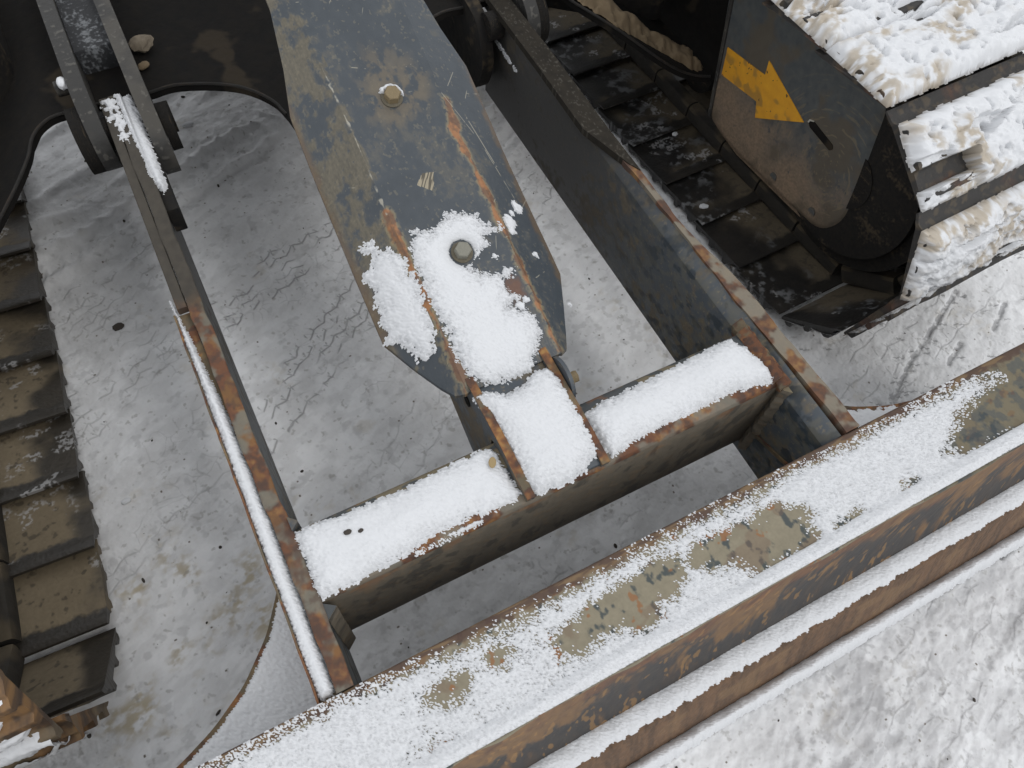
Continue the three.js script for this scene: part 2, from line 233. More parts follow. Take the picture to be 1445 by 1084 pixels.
// a closed profile carried along one axis; uv = (distance along the axis, distance round the profile)
function prism(P, axis, a0, a1, segs = 1, warp, uvTop) {
  let area = 0; for (let i = 0; i < P.length; i++) { const q = P[(i + 1) % P.length]; area += P[i][0] * q[1] - q[0] * P[i][1]; }
  const at = (p, a) => { let v = axis === 'x' ? [a, p[1], p[0]] : axis === 'z' ? [p[0], p[1], a] : [p[0], a, p[1]]; return warp ? warp(v) : v; };
  const flip = (axis === 'z' ? 1 : -1) * Math.sign(area) < 0;
  const pos = [], uv = [], tri = (a, b, c, ua, ub, uc) => { if (flip) { [b, c] = [c, b]; [ub, uc] = [uc, ub]; } pos.push(...a, ...b, ...c); uv.push(...ua, ...ub, ...uc); };
  let s = 0;
  for (let i = 0; i < P.length; i++) {
    const p = P[i], q = P[(i + 1) % P.length], l = Math.hypot(q[0] - p[0], q[1] - p[1]);
    for (let k = 0; k < segs; k++) {
      const b0 = mix(a0, a1, k / segs), b1 = mix(a0, a1, (k + 1) / segs), A = at(p, b0), B = at(q, b0), Cc = at(q, b1), D = at(p, b1);
      const U = uvTop ? [uvTop(A), uvTop(B), uvTop(Cc), uvTop(D)] : [[b0, s], [b0, s + l], [b1, s + l], [b1, s]];
      tri(A, B, Cc, U[0], U[1], U[2]); tri(A, Cc, D, U[0], U[2], U[3]);
    }
    s += l;
  }
  const V = P.map(p => new THREE.Vector2(p[0], p[1])); if (area < 0) V.reverse();
  const F = THREE.ShapeUtils.triangulateShape(V, []);
  for (const f of F) for (const a of [a0, a1]) {
    let [i, j, k] = f; if ((a === a1) === (axis !== 'z')) [j, k] = [k, j];
    const U = x => uvTop ? uvTop(at(V[x].toArray(), a)) : V[x].toArray();
    const X = at(V[i].toArray(), a), Y = at(V[j].toArray(), a), Z = at(V[k].toArray(), a);
    pos.push(...X, ...Y, ...Z); uv.push(...U(i), ...U(j), ...U(k));
  }
  const g = new THREE.BufferGeometry(); g.setAttribute('position', new THREE.Float32BufferAttribute(pos, 3)); g.setAttribute('uv', new THREE.Float32BufferAttribute(uv, 2));
  return toCreasedNormals(g, .75);
}
const box = (x0, x1, y0, y1, z0, z1, r = .003) => prism(roundPoly([[x0, y0], [x1, y0], [x1, y1], [x0, y1]], r, 2), 'z', z0, z1);
function cyl(r, len, axis, at, seg = 32) { const g = new THREE.CylinderGeometry(r, r, len, seg); if (axis === 'x') g.rotateZ(Math.PI / 2); if (axis === 'z') g.rotateX(Math.PI / 2); g.translate(...at); return g.toNonIndexed(); }
const merge = gs => mergeGeometries(gs.map(g => { const q = g.index ? g.toNonIndexed() : g; for (const k of Object.keys(q.attributes)) if (!['position', 'normal', 'uv'].includes(k)) q.deleteAttribute(k); return q; }));
const used = {};
function numbered(n) { used[n] = (used[n] || 0) + 1; return used[n] === 1 ? n : n + '_' + String(used[n] - 1).padStart(3, '0'); }
function mesh(name, geo, mat, parent) { const m = new THREE.Mesh(Array.isArray(geo) ? merge(geo) : geo, mat); m.name = numbered(name); m.castShadow = m.receiveShadow = true; parent.add(m); return m; }
function tag(o, label, category, group) { o.userData.label = label; o.userData.category = category; if (group) o.userData.group = group; return o; }
function structure(o) { o.userData.kind = 'structure'; return o; }

// a lumpy layer lying on a surface: S(a, b) gives the surface point, N its normal, t(a, b) the thickness (nothing where <= 0)
function layer(name, o, parent = scene, mat = M.snow) {
  const { a0, a1, b0, b1, cell, S, N = [0, 1, 0], t, col, lift = .0004 } = o, na = Math.ceil((a1 - a0) / cell) + 1, nb = Math.ceil((b1 - b0) / cell) + 1;
  const T = new Float32Array(na * nb), idx = new Int32Array(na * nb).fill(-1), pos = [], cols = [], ind = [];
  for (let j = 0; j < nb; j++) for (let i = 0; i < na; i++) T[j * na + i] = t(a0 + i * cell, b0 + j * cell);
  const vert = k => {
    if (idx[k] >= 0) return idx[k];
    const i = k % na, j = (k / na) | 0, a = a0 + i * cell, b = b0 + j * cell, p = S(a, b), n = typeof N === 'function' ? N(a, b) : N, h = T[k] > 0 ? T[k] + lift : -.0015;
    pos.push(p[0] + n[0] * h, p[1] + n[1] * h, p[2] + n[2] * h);
    if (col) cols.push(...col(a, b, T[k])); else cols.push(1, 1, 1);
    return idx[k] = pos.length / 3 - 1;
  };
  for (let j = 0; j < nb - 1; j++) for (let i = 0; i < na - 1; i++) {
    const k = j * na + i, q = [k, k + 1, k + 1 + na, k + na];
    if (!q.some(v => T[v] > 0)) continue;
    const [A, B, D, E] = q.map(vert); ind.push(A, D, B, A, E, D);
  }
  const g = new THREE.BufferGeometry(); g.setAttribute('position', new THREE.Float32BufferAttribute(pos, 3)); g.setAttribute('color', new THREE.Float32BufferAttribute(cols, 3)); g.setIndex(ind); g.computeVertexNormals();
  return mesh(name, g, mat, parent);
}
const white = (a, b, s, d = 700) => hash(Math.round(a * d), Math.round(b * d), s);
// thickness of a heap with outline P: ragged rim, puffy middle, grainy skin
function heap(P, T, s, o = {}) {
  const { rag = .006, w = .012, grain = .0011, jit = .004, bare } = o;
  return (a, b) => {
    const d0 = sdPoly(a, b, P); if (d0 < -.02) return -1;
    let sd = d0 + (fbm(a * 110, b * 110, s, 4) - .5) * 2 * rag + (white(a, b, s + 3) - .5) * jit;
    if (bare) sd = Math.min(sd, bare(a, b));
    if (sd <= 0) return -1;
    const soft = .62 + .76 * fbm(a * 11, b * 11, s + 5, 4);
    return T * soft * (1 - Math.exp(-sd / w)) + (white(a, b, s + 9) - .5) * grain * 1.3 + (vn(a * 260, b * 260, s + 11) - .5) * grain * .7 + .0006;
  };
}
const inset = (P) => { let x0 = 9, x1 = -9, z0 = 9, z1 = -9; for (const p of P) { x0 = Math.min(x0, p[0]); x1 = Math.max(x1, p[0]); z0 = Math.min(z0, p[1]); z1 = Math.max(z1, p[1]); } return { a0: x0 - .02, a1: x1 + .02, b0: z0 - .02, b1: z1 + .02 }; };

// ---------------------------------------------------------------- ground: driven-over snow and ice
const GD = [.93, -.36], GN = [.36, .93]; // the way the tyres went, and across it
// lug cracks along three lines, long narrow grooves, teeth beside them
const CHAINS = [[[-.06, -1.27], [.31, -1.34], .075], [[.1, -1.12], [.36, -1.2], .055], [[-.3, -.98], [-.12, -1.08], .07], [[-.38, -.8], [-.2, -.92], .06], [[.1, -.7], [.34, -.78], .05], [[-.36, -1.45], [-.2, -1.2], .06], [[.2, -.95], [.36, -1.0], .05]];
const GROOVES = [[1.385, -.322, 1.47, -.366, .008], [1.482, -.376, 1.575, -.418, .007], [1.585, -.422, 1.8, -.515, .008], [1.6, -.34, 1.68, -.375, .008], [1.8, -.37, 1.9, -.42, .008], [1.34, .12, 1.4, .1, .005]];
{ const r = rng(8); for (let i = 0; i < 24; i++) { const k = i / 24, x = 1.38 + k * .42, z = -.33 - k * .19; if (r() > .35) GROOVES.push([x, z, x + .012 + r() * .02, z + .012 + r() * .012, .0022]); } for (let i = 0; i < 46; i++) { const x = 1.15 + r() * .95, z = -.62 + r() * .35; GROOVES.push([x, z, x + .014 + r() * .014, z + .006 + r() * .01, .0018]); } }
function segD(x, z, q) { const ex = q[2] - q[0], ez = q[3] - q[1], wx = x - q[0], wz = z - q[1], t = clamp((wx * ex + wz * ez) / (ex * ex + ez * ez)); return Math.hypot(wx - ex * t, wz - ez * t); }
// tyre treads: [x0, z0, x1, z1, lanes, lane spacing, pitch, strength]; each lane is a broken zigzag crack with short sipes beside it
const BANDS = [[-.2, -1.265, .42, -1.478, 5, .028, .028, 1], [-.19, -.868, .36, -1.23, 5, .029, .03, 1], [-.6, -1.067, -.16, -1.32, 5, .031, .028, .6], [-.6, -.69, -.1, -.88, 4, .034, .034, .5], [-.46, -1.405, -.1, -1.62, 6, .028, .026, .6], [.52, -1.05, .96, -1.42, 4, .038, .034, .8], [.1, -.65, .42, -.9, 3, .045, .04, .4], [1.2, -.37, 1.95, -.58, 5, .05, .045, .55], [.7, .36, 1.7, .0, 4, .055, .045, .5], [.9, .5, 1.8, .2, 4, .05, .05, .45], [-.1, -.15, .75, -.33, 4, .036, .036, .4]];
function tread(x, z) {
  let o = 0;
  for (let b = 0; b < BANDS.length; b++) {
    const q = BANDS[b], dx = q[2] - q[0], dz = q[3] - q[1], L = Math.hypot(dx, dz), cx = dx / L, cz = dz / L, px = x - q[0], pz = z - q[1], v = -px * cz + pz * cx, u = px * cx + pz * cz, W = q[4] * q[5] / 2;
    if (u < 0 || u > L || Math.abs(v) > W) continue;
    const wob = (fbm(x * 34, z * 34, 61, 3) - .5) * .012, ln = Math.floor((v + W) / q[5]), c = (ln + .5) * q[5] - W, ph = u / q[6] + hash(ln, b, 3), k = Math.floor(ph), fr = ph - k;
    const zig = (k & 1 ? 1 : -1) * (fr - .5) * .010, d = Math.abs(v + wob - c - zig);
    const on = ss(.38, .56, fbm(u * 9 + b * 7, ln * 3.1, 67, 3)) * (hash(k, ln + b * 9, 5) > .22 ? 1 : .2);
    let g = ss(.0032, .001, d) * on;
    const sd = v + wob - c - (k & 1 ? .0065 : -.0065), ft = Math.abs(fr < .5 ? fr : fr - 1) * q[6] + sd * .35; // sipe at the corner of the zigzag
    const sl = hash(k, ln, b + 11), sm = .008 + sl * .014; if (Math.abs(sd) < sm) g = Math.max(g, ss(.0024, .0008, Math.abs(ft)) * ss(sm, sm - .005, Math.abs(sd)) * on * (sl > .25 ? .9 : 0));
    o = Math.max(o, g * q[7] * ss(0, .08, u) * ss(L, L - .08, u));
  }
  return o;
}
function groundMarks(x, z) { // [crack, groove]
  let ck = 0, gr = 0, mask = 0;
  for (const q of CHAINS) { const d = dLine(x, z, [q[0], q[1]]); if (d < q[2]) mask = Math.max(mask, ss(q[2], q[2] * .4, d)); }
  mask = Math.max(mask, ss(.62, .8, fbm(x * 3.1, z * 3.1, 41, 2)) * .3);
  if (mask > .02) {
    const wx = x + (vn(x * 40, z * 40, 3) - .5) * .02, wz = z + (vn(x * 40, z * 40, 4) - .5) * .02, u = (wx * GD[0] + wz * GD[1]) / .046, v = (wx * GN[0] + wz * GN[1]) / .04;
    ck = ss(.075, .01, voro(u, v, 9)) * ss(.46, .66, fbm(x * 26, z * 26, 43, 3) * .7 + mask * .3) * ss(0, .3, mask);
  }
  if (x > .7) for (const q of GROOVES) { const d = segD(x + (fbm(x * 60, z * 60, 6, 3) - .5) * .009, z + (fbm(x * 60, z * 60, 7, 3) - .5) * .009, q); if (d < q[4]) gr = Math.max(gr, ss(q[4], q[4] * .6, d)); }
  return [ck, gr];
}
const FADE = (x, z) => ss(3.6, 2.4, Math.hypot(x - .8, z + 1));
function groundH(x, z) {
  const k = FADE(x, z); if (k <= 0) return 0;
  const u = x * GD[0] + z * GD[1], v = x * GN[0] + z * GN[1];
  let h = (fbm(x * 3, z * 3, 901, 3) - .5) * .022 + (fbm(u * 8, v * 16, 903, 4) - .5) * .012 + (fbm(x * 45, z * 45, 905, 3) - .5) * .0035;
  // tyre and track ridges, strongest under the machine and in front of the blade
  const back = ss(-1.3, -1.65, z + (vn(x * 6, z * 6, 907) - .5) * .3);
  if (back > 0) { const wv = v + (fbm(u * 5, v * 5, 909, 3) - .5) * .08; h += back * (.006 * ridge(u * 7, wv * 22, 911, 2) + .013 * Math.pow(Math.abs(Math.sin(wv * 34)), 5) * ss(.4, .6, vn(u * 5, v * 9, 913)) + .006 * ss(.55, .95, Math.sin(u * 120 + Math.sin(v * 50) * 1.6)) * ss(.06, .0, Math.abs(wv + 1.68) - .035)); }
  const front = ss(0, .12, z - .05) * ss(.3, .7, x);
  if (front > 0) { const e = fbm(u * 22, v * 36, 915, 4), e2 = fbm(u * 60, v * 80, 917, 4), e3 = ridge(u * 40, v * 70, 918, 3); h += front * ((e - .5) * .014 + (e2 - .5) * .006 + (e3 - .5) * .002 - .008 * ss(.6, .75, e)); h += front * .003 * ss(.5, .9, Math.sin(v * 46 + fbm(u * 6, v * 6, 919, 2) * 4)); }
  return h * k;
}
{
  const fine = (a, b, s, lo, hi) => { const o = []; for (let x = a; x <= b + 1e-6; x += s) o.push(x); const out = [...o]; let st = s * 2, x = a; while (x > lo) { x -= st; st *= 1.5; out.unshift(Math.max(x, lo)); } st = s * 2; x = o[o.length - 1]; while (x < hi) { x += st; st *= 1.5; out.push(Math.min(x, hi)); } return out; };
  const xs = fine(-.95, 2.75, .0065, -400, 400), zs = fine(-2.75, .6, .0065, -400, 400), nx = xs.length, nz = zs.length;
  const pos = new Float32Array(nx * nz * 3), uv = new Float32Array(nx * nz * 2), ind = [];
  for (let j = 0; j < nz; j++) for (let i = 0; i < nx; i++) { const k = j * nx + i, x = xs[i], z = zs[j]; let h = groundH(x, z); if (x > .65 && x < 2.2 && z > -.7) h -= groundMarks(x, z)[1] * .006; pos.set([x, h, z], k * 3); uv.set([x, z], k * 2); if (i < nx - 1 && j < nz - 1) ind.push(k, k + nx, k + 1, k + 1, k + nx, k + nx + 1); }
  const g = new THREE.BufferGeometry(); g.setAttribute('position', new THREE.BufferAttribute(pos, 3)); g.setAttribute('uv', new THREE.BufferAttribute(uv, 2)); g.setIndex(ind); g.computeVertexNormals();
  const STAIN = [[-.224, -.622, .05], [-.294, -.56, .06], [-.5, -.432, .06], [-.442, -.688, .03], [-.393, -.52, .03], [-.2, -.5, .05], [-.34, -.7, .05], [.75, .18, .07], [.95, .22, .06], [1.5, -.25, .03]];
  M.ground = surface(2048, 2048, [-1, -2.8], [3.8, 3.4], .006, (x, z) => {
    const u = x * GD[0] + z * GD[1], v = x * GN[0] + z * GN[1], n = fbm(x * 2.2, z * 2.2, 951, 4), f = fbm(x * 24, z * 24, 953, 4), d = fbm(u * 16, v * 38, 955, 4), w = fbm(x * 7, z * 7, 957, 4);
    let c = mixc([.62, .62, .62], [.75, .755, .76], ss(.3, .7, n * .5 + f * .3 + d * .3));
    c = mixc(c, [.52, .52, .52], ss(.55, .72, d * .6 + w * .4) * .4);
    c = mixc(c, [.82, .825, .83], ss(.56, .7, fbm(x * 11, z * 11, 959, 4)) * .6);
    c = mixc(c, [.5, .5, .5], ss(.48, .66, fbm(u * 24, v * 52, 981, 4)) * .28); c = mixc(c, [.42, .42, .42], ss(.62, .74, fbm(x * 40, z * 44, 983, 4)) * .4);
    let st = ss(.66, .8, fbm(x * 13, z * 13, 961, 4)) * .25; for (const q of STAIN) { const dd = Math.hypot(x - q[0], z - q[1]); if (dd < q[2] * 1.6) st = Math.max(st, ss(q[2] * 1.3, 0, dd + (f - .5) * q[2] * 2.4) * .85); }
    c = mixc(c, [.42, .36, .25], st * ss(.35, .65, fbm(u * 60, v * 90, 963, 3)));
    const front = ss(.02, .16, z) * ss(.4, .7, x); if (front > 0) { c = mixc(c, [.52, .52, .525], .7 * front); c = mixc(c, [.38, .38, .385], ss(.46, .64, fbm(u * 14, v * 30, 965, 5)) * .55 * front); c = mixc(c, [.36, .36, .365], ss(.58, .68, fbm(u * 50, v * 100, 966, 4)) * .4 * front); c = mixc(c, [.7, .705, .71], ss(.55, .68, fbm(x * 14, z * 14, 967, 5)) * .8 * front * ss(.3, .5, fbm(x * 90, z * 90, 968, 3))); c = mixc(c, [.74, .745, .75], ss(.66, .74, ridge(u * 22, v * 40, 969, 4)) * .35 * front); }  // open front ground: grey dirt, also darkened to balance the stronger light there
    const tr = tread(x, z); c = mixc(c, [.2, .2, .2], tr * .6); const [ck0, gr] = groundMarks(x, z), ck = ck0 * .3; c = mixc(c, [.13, .13, .13], ck * .8); c = mixc(c, [.27, .27, .275], gr * .7 * ss(.3, .5, fbm(x * 80, z * 80, 977, 3)));
    const sp = speck(x, z, 971, 260, .9992); if (sp) c = [.14, .12, .1];
    c = mixc(c, [.3, .29, .27], ss(.72, .8, fbm(x * 85, z * 85, 973, 3)) * .5);
    return [c, .82, .5 + (f - .5) * .35 + (fbm(x * 120, z * 120, 975, 3) - .5) * .35 - ck * .4 - gr * .2 - tr * .35, 0];
  });
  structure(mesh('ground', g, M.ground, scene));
}

// ---------------------------------------------------------------- the excavator
const XC = .375, excavator = new THREE.Group(); excavator.name = 'excavator'; excavator.position.set(XC, 0, -1.9); scene.add(excavator);
tag(excavator, 'tracked excavator with rusty snow-dusted dozer blade, dark blue-grey push arms and muddy crawler tracks', 'excavator');
const part = (name, geo, mat) => { const m = mesh(name, geo, mat, excavator); m.position.set(-XC, 0, 1.9); return m; };
const mirX = v => [2 * XC - v[0], v[1], v[2]];

// dozer blade
const BX0 = -.8, BX1 = 1.55;
const blade = part('dozer_blade', prism(roundPoly([[-.056, .484], [-.0505, .42], [-.043, .34], [-.03, .25], [-.013, .19], [-.001, .157], [-.02, .15], [-.045, .24], [-.058, .34], [-.066, .42], [-.07, .484]], 0), 'x', BX0, BX1, 1), M.bladeFront);
{
  const wob = v => { const f = vn(v[0] * 22, 3, 5) - .5, e = v[2] > -.1 ? 1 : 0; return [v[0], v[1] - e * Math.abs(f) * .004, v[2] + e * f * .005]; };
  mesh('top_plate', prism(roundPoly([[-.213, .484, .002], [-.213, .5, .008], [-.052, .5, .004], [-.052, .484, .002]], .003, 4), 'x', BX0 - .002, BX1 + .002, 300, wob, v => [v[0], v[2]]), M.bladeTop, blade);
  mesh('back_plate', box(BX0, BX1, .03, .4838, -.2105, -.196), M.paint, blade);
  mesh('cutting_edge', prism(roundPoly([[.003, .156], [.041, .15], [.094, -.004], [.062, -.004], [.002, .13]], .0025), 'x', BX0, BX1, 40), M.cutEdge, blade);
  mesh('floor_plate', box(BX0, BX1, .03, .05, -.19, .01), M.dark, blade);
  for (const m of [0, 1]) {
    let P = [[-.1215, -.49], [-.138, -.466], [-.184, -.393], [-.244, -.331], [-.309, -.289], [-.376, -.26], [-.47, -.238], [-.47, -.212], [-.1215, -.212]];
    if (m) P = P.map(p => [2 * XC - p[0], p[1]]);
    mesh('gusset_plate', prism(roundPoly(P, .02, 4), 'y', .284, .3), M.rustBar, blade);
  }
}
// push arms
for (const m of [0, 1]) {
  const w = m ? mirX : undefined, wp = P => m ? P.map(p => [2 * XC - p[0], p[1]]) : P;
  const z0 = -1.56, z1 = -.2135;
  const uvT = v => [v[2], (m ? 2 * XC - v[0] : v[0]) + .122], uvW = v => [v[2], v[1]];
  const inner = m ? .822 : -.0705;
  // web plate, bevelled towards the inside at the top on the right arm
  const web = m ? part('push_arm', prism(roundPoly([[.822, .21], [.852, .21], [.852, .496], [.847, .496], [.8225, .468]], .003), 'z', z0, z1, 8, undefined, uvW), M.web)
    : part('push_arm', prism(roundPoly([[-.096, .21], [-.0705, .21], [-.0705, .496], [-.096, .496]], .003), 'z', z0, z1, 8, undefined, uvW), M.web);
  if (m) {
    mesh('top_bar', prism(roundPoly([[.83, .478], [.87, .478], [.87, .5005], [.83, .5005]], .003), 'z', -1.0, z1, 60, v => { const z = v[2], k = v[0] > .85, w = (vn(z * 30, 2 + k, 3) - .5) * .003; return [(k ? mix(.8565, .884, ss(-.78, -.5, z)) + ss(-.5, -.22, z) * .007 : mix(.838, .8465, ss(-1, -.6, z)) + ss(-.55, -.22, z) * .014) + w, v[1], z]; }, uvT), M.armTopR, web);
    mesh('top_flange', prism(roundPoly([[.812, z0], [.8625, z0], [.8625, -1.3], [.8565, -1.03], [.8565, -.9], [.842, -.93], [.804, -1.06], [.809, -1.28]], .004), 'y', .486, .5032, 1, undefined, uvT), M.flange, web);
    mesh('outer_ledge', box(.8525, .87, .25, .4775, -.98, z1), M.rustBar, web);
    mesh('weld_bead', prism(roundPoly([[.8225, .455], [.806, .503], [.8225, .518]], .002), 'z', -.49, -.335, 40, v => [v[0] - (vn(v[2] * 160, 1, 9)) * .006 * (v[0] < .82 ? 1 : 0), v[1] + (vn(v[2] * 120, 2, 9) - .5) * .006, v[2]]), M.rustBar, web);
    mesh('weld_bead', prism(roundPoly([[.8225, -.352], [.809, -.338], [.8225, -.325]], .002), 'y', .24, .5, 30, v => [v[0], v[1], v[2] + (vn(v[1] * 160, 1, 9)) * .006]), M.tube, web);
    mesh('weld_bead', prism(roundPoly([[.8225, .4995], [.8, .5005], [.818, .52]], .002), 'z', -.47, -.352, 30, v => [v[0] + (vn(v[2] * 130, 1, 19) - .5) * .006, v[1], v[2]]), M.rustBar, web);
    const dl = prism(roundPoly([[.8195, .3], [.8225, .3], [.8225, .312], [.8195, .312]], .001), 'z', -.335, -.2135, 6, v => [v[0], v[1] + (v[2] + .335) * .35, v[2]]); mesh('weld_bead', dl, M.rustBar, web);
  } else {
    mesh('top_bar', prism(roundPoly([[-.0963, .4965], [-.0695, .4965], [-.0695, .502], [-.0963, .502]], .002), 'z', z0, z1, 60, v => [v[0] + (vn(v[2] * 30, 2, 3) - .5) * .004, v[1], v[2]], uvT), M.armTop, web);
    mesh('top_flange', prism(roundPoly([[-.1155, .484], [-.0967, .484], [-.0967, .501], [-.1155, .501]], .003), 'z', z0, -.96, 4, undefined, uvT), M.armTop, web);
    mesh('outer_ledge', box(-.1225, -.0966, .25, .4835, -.958, z1), M.rustBar, web);
    mesh('ledge_lip', prism(roundPoly([[-.1262, .4], [-.1227, .4], [-.1227, .4905], [-.1262, .4905]], .001), 'z', -.958, z1, 60, v => [v[0] + (vn(v[2] * 40, 1, 7) - .5) * .0015, v[1], v[2]]), M.rustBar, web);
  mesh('side_bar', box(-.0885, -.083, .3, .33, -.9, z1), M.rustBar, web);
    mesh('end_plate', box(-.0694, -.0455, .43, .492, z0 + .004, -1.205), M.dark, web);
    mesh('weld_bead', prism(roundPoly([[-.0703, -.352], [-.05, -.338], [-.0703, -.322]], .002), 'y', .24, .5, 30, v => [v[0], v[1], v[2] + (vn(v[1] * 160, 1, 9)) * .008]), M.tube, web);
    mesh('weld_bead', prism(roundPoly([[-.0703, -.474], [-.056, -.486], [-.0703, -.5]], .002), 'y', .3, .506, 30, v => [v[0], v[1], v[2] + (vn(v[1] * 160, 1, 9)) * .006]), M.paint, web);
  }
}
// cross tube between the arms
const tube = part('cross_tube', prism(roundPoly([[-.3475, .24, .008], [-.3475, .5, .012], [-.4775, .5, .03], [-.4775, .24, .02]], .01, 5), 'x', -.0695, .8215, 24, v => [v[0], v[1] + (vn(v[0] * 12, 2, 3) - .5) * .0015, v[2]]), M.tube);

// cylinder bracket with its pin bolt
const bracket = part('cylinder_bracket', prism(roundPoly([[-.3515, .5005], [-.3515, .509], [-.53, .524], [-.76, .53], [-.76, .38], [-.66, .36], [-.55, .312], [-.4795, .31], [-.4795, .5005]], .004), 'x', .302, .43, 1), M.paint);
for (const x of [.2875, .4305]) mesh('side_plate', prism(roundPoly([[-.349, .498], [-.349, .514], [-.45, .528], [-.56, .535], [-.76, .54], [-.76, .385], [-.66, .37], [-.552, .314], [-.4785, .306], [-.4785, .498]], .005), 'x', x, x + .0143, 1), x < .3 ? M.paint : M.paint, bracket);
for (const x of [.2872, .4302]) mesh('rust_rim', prism(roundPoly([[-.3475, .511], [-.3475, .5155], [-.45, .5297], [-.56, .5367], [-.65, .539], [-.65, .534], [-.56, .5327], [-.45, .5257]], .001), 'x', x, x + .0152, 1), M.rustBar, bracket);
mesh('retainer_disc', prism(roundPoly(Array.from({ length: 24 }, (_, i) => [-.523 + .042 * Math.cos(i * Math.PI / 12), .512 + .042 * Math.sin(i * Math.PI / 12)]), 0), 'x', .4475, .4545), M.paint, bracket);
mesh('bolt', [cyl(.016, .006, 'x', [.4575, .522, -.513]), cyl(.0115, .012, 'x', [.4665, .522, -.513], 6)], M.boltRust, bracket);
mesh('bolt_hole', cyl(.012, .003, 'x', [.2868, .478, -.572], 20), M.shadeBlack, bracket);

// cylinder guard: a folded plate that rises towards the machine
const cfH = z => .528 + (-.562 - z) * .368;
{
  const st = [[-2.3, .13, .0, .10], [-1.75, .131, .0, .098], [-1.45, .132, .004, .096], [-1.3, .135, .012, .095], [-1.2, .155, .028, .0945], [-1.128, .176, .040, .094], [-1.03, .179, .055, .0925], [-.943, .18, .064, .092], [-.85, .182, .068, .092], [-.724, .183, .071, .092], [-.66, .155, .052, .092], [-.6, .127, .03, .092], [-.572, .112, .016, .092], [-.562, .0955, .003, .092]];
  const rows = []; for (let i = 0; i + 1 < st.length; i++) { const n = Math.ceil((st[i + 1][0] - st[i][0]) / .02); for (let k = 0; k < n; k++) rows.push(st[i].map((v, j) => mix(v, st[i + 1][j], k / n))); } rows.push(st[st.length - 1]);
  const cols = [[-1, 0], [-1, .5], [-1, 1], [-.5, 2], [0, 2], [.5, 2], [1, 1], [1, .5], [1, 0]];
  const pos = [], uv = [], ind = [], nc = cols.length, n = rows.length, dent = (x, z) => (fbm(x * 9, z * 7, 61, 3) - .5) * .006 + (vn(x * 3, z * 3, 67) - .5) * .006;
  for (const side of [0, 1]) for (const [z, we, drop, wc] of rows) for (const [s, k] of cols) {
    const x = XC + (k === 2 ? s * wc : s * mix(we, wc, k)), y = cfH(z) - (k === 2 ? 0 : drop * (1 - k)) + dent(x, z) - side * .009;
    pos.push(x, y, z); uv.push(x, z);
  }
  const V = (s, i, j) => s * n * nc + i * nc + j;
  for (let i = 0; i < n - 1; i++) for (let j = 0; j < nc - 1; j++) { ind.push(V(0, i, j), V(0, i + 1, j), V(0, i, j + 1), V(0, i, j + 1), V(0, i + 1, j), V(0, i + 1, j + 1)); ind.push(V(1, i, j), V(1, i, j + 1), V(1, i + 1, j), V(1, i, j + 1), V(1, i + 1, j + 1), V(1, i + 1, j)); }
  for (let i = 0; i < n - 1; i++) for (const j of [0, nc - 1]) ind.push(V(0, i, j), V(1, i, j), V(1, i + 1, j), V(0, i, j), V(1, i + 1, j), V(0, i + 1, j));
  for (let j = 0; j < nc - 1; j++) ind.push(V(0, n - 1, j), V(1, n - 1, j), V(1, n - 1, j + 1), V(0, n - 1, j), V(1, n - 1, j + 1), V(0, n - 1, j + 1));
  const g = new THREE.BufferGeometry(); g.setAttribute('position', new THREE.Float32BufferAttribute(pos, 3)); g.setAttribute('uv', new THREE.Float32BufferAttribute(uv, 2)); g.setIndex(ind);
  var guard = part('cylinder_guard', toCreasedNormals(g, .35), M.guard);
  for (const [z, mat, turn] of [[-1.077, M.boltRust, .3], [-.783, M.bolt, .1]]) {
    const y = cfH(z) + dent(.377, z), tilt = Math.atan(.368);
    const mk = gs => { const q = merge(gs); q.rotateY(turn); q.rotateX(tilt); q.translate(.377, y, z); return q; };
    const wash = new THREE.LatheGeometry([[.008, 0], [.0195, 0], [.02, .0012], [.0195, .003], [.008, .003]].map(p => new THREE.Vector2(...p)), 32);
    mesh('washer', mk([wash.toNonIndexed()]), M.washer, guard);
    const head = new THREE.LatheGeometry([[0, .0185], [.0138, .0185], [.0152, .0172], [.0153, .003], [0, .003]].map(p => new THREE.Vector2(...p)), 6); head.computeVertexNormals();
    mesh('bolt', mk([toCreasedNormals(head.toNonIndexed(), .4)]), mat, guard);
  }
  // the hydraulic cylinder under the guard
  const c = new THREE.CylinderGeometry(.055, .055, 1.3, 32); c.rotateX(Math.PI / 2 + Math.atan(.368)); c.translate(XC, cfH(-1.35) - .1, -1.35); part('hydraulic_cylinder', c, M.dark);
}

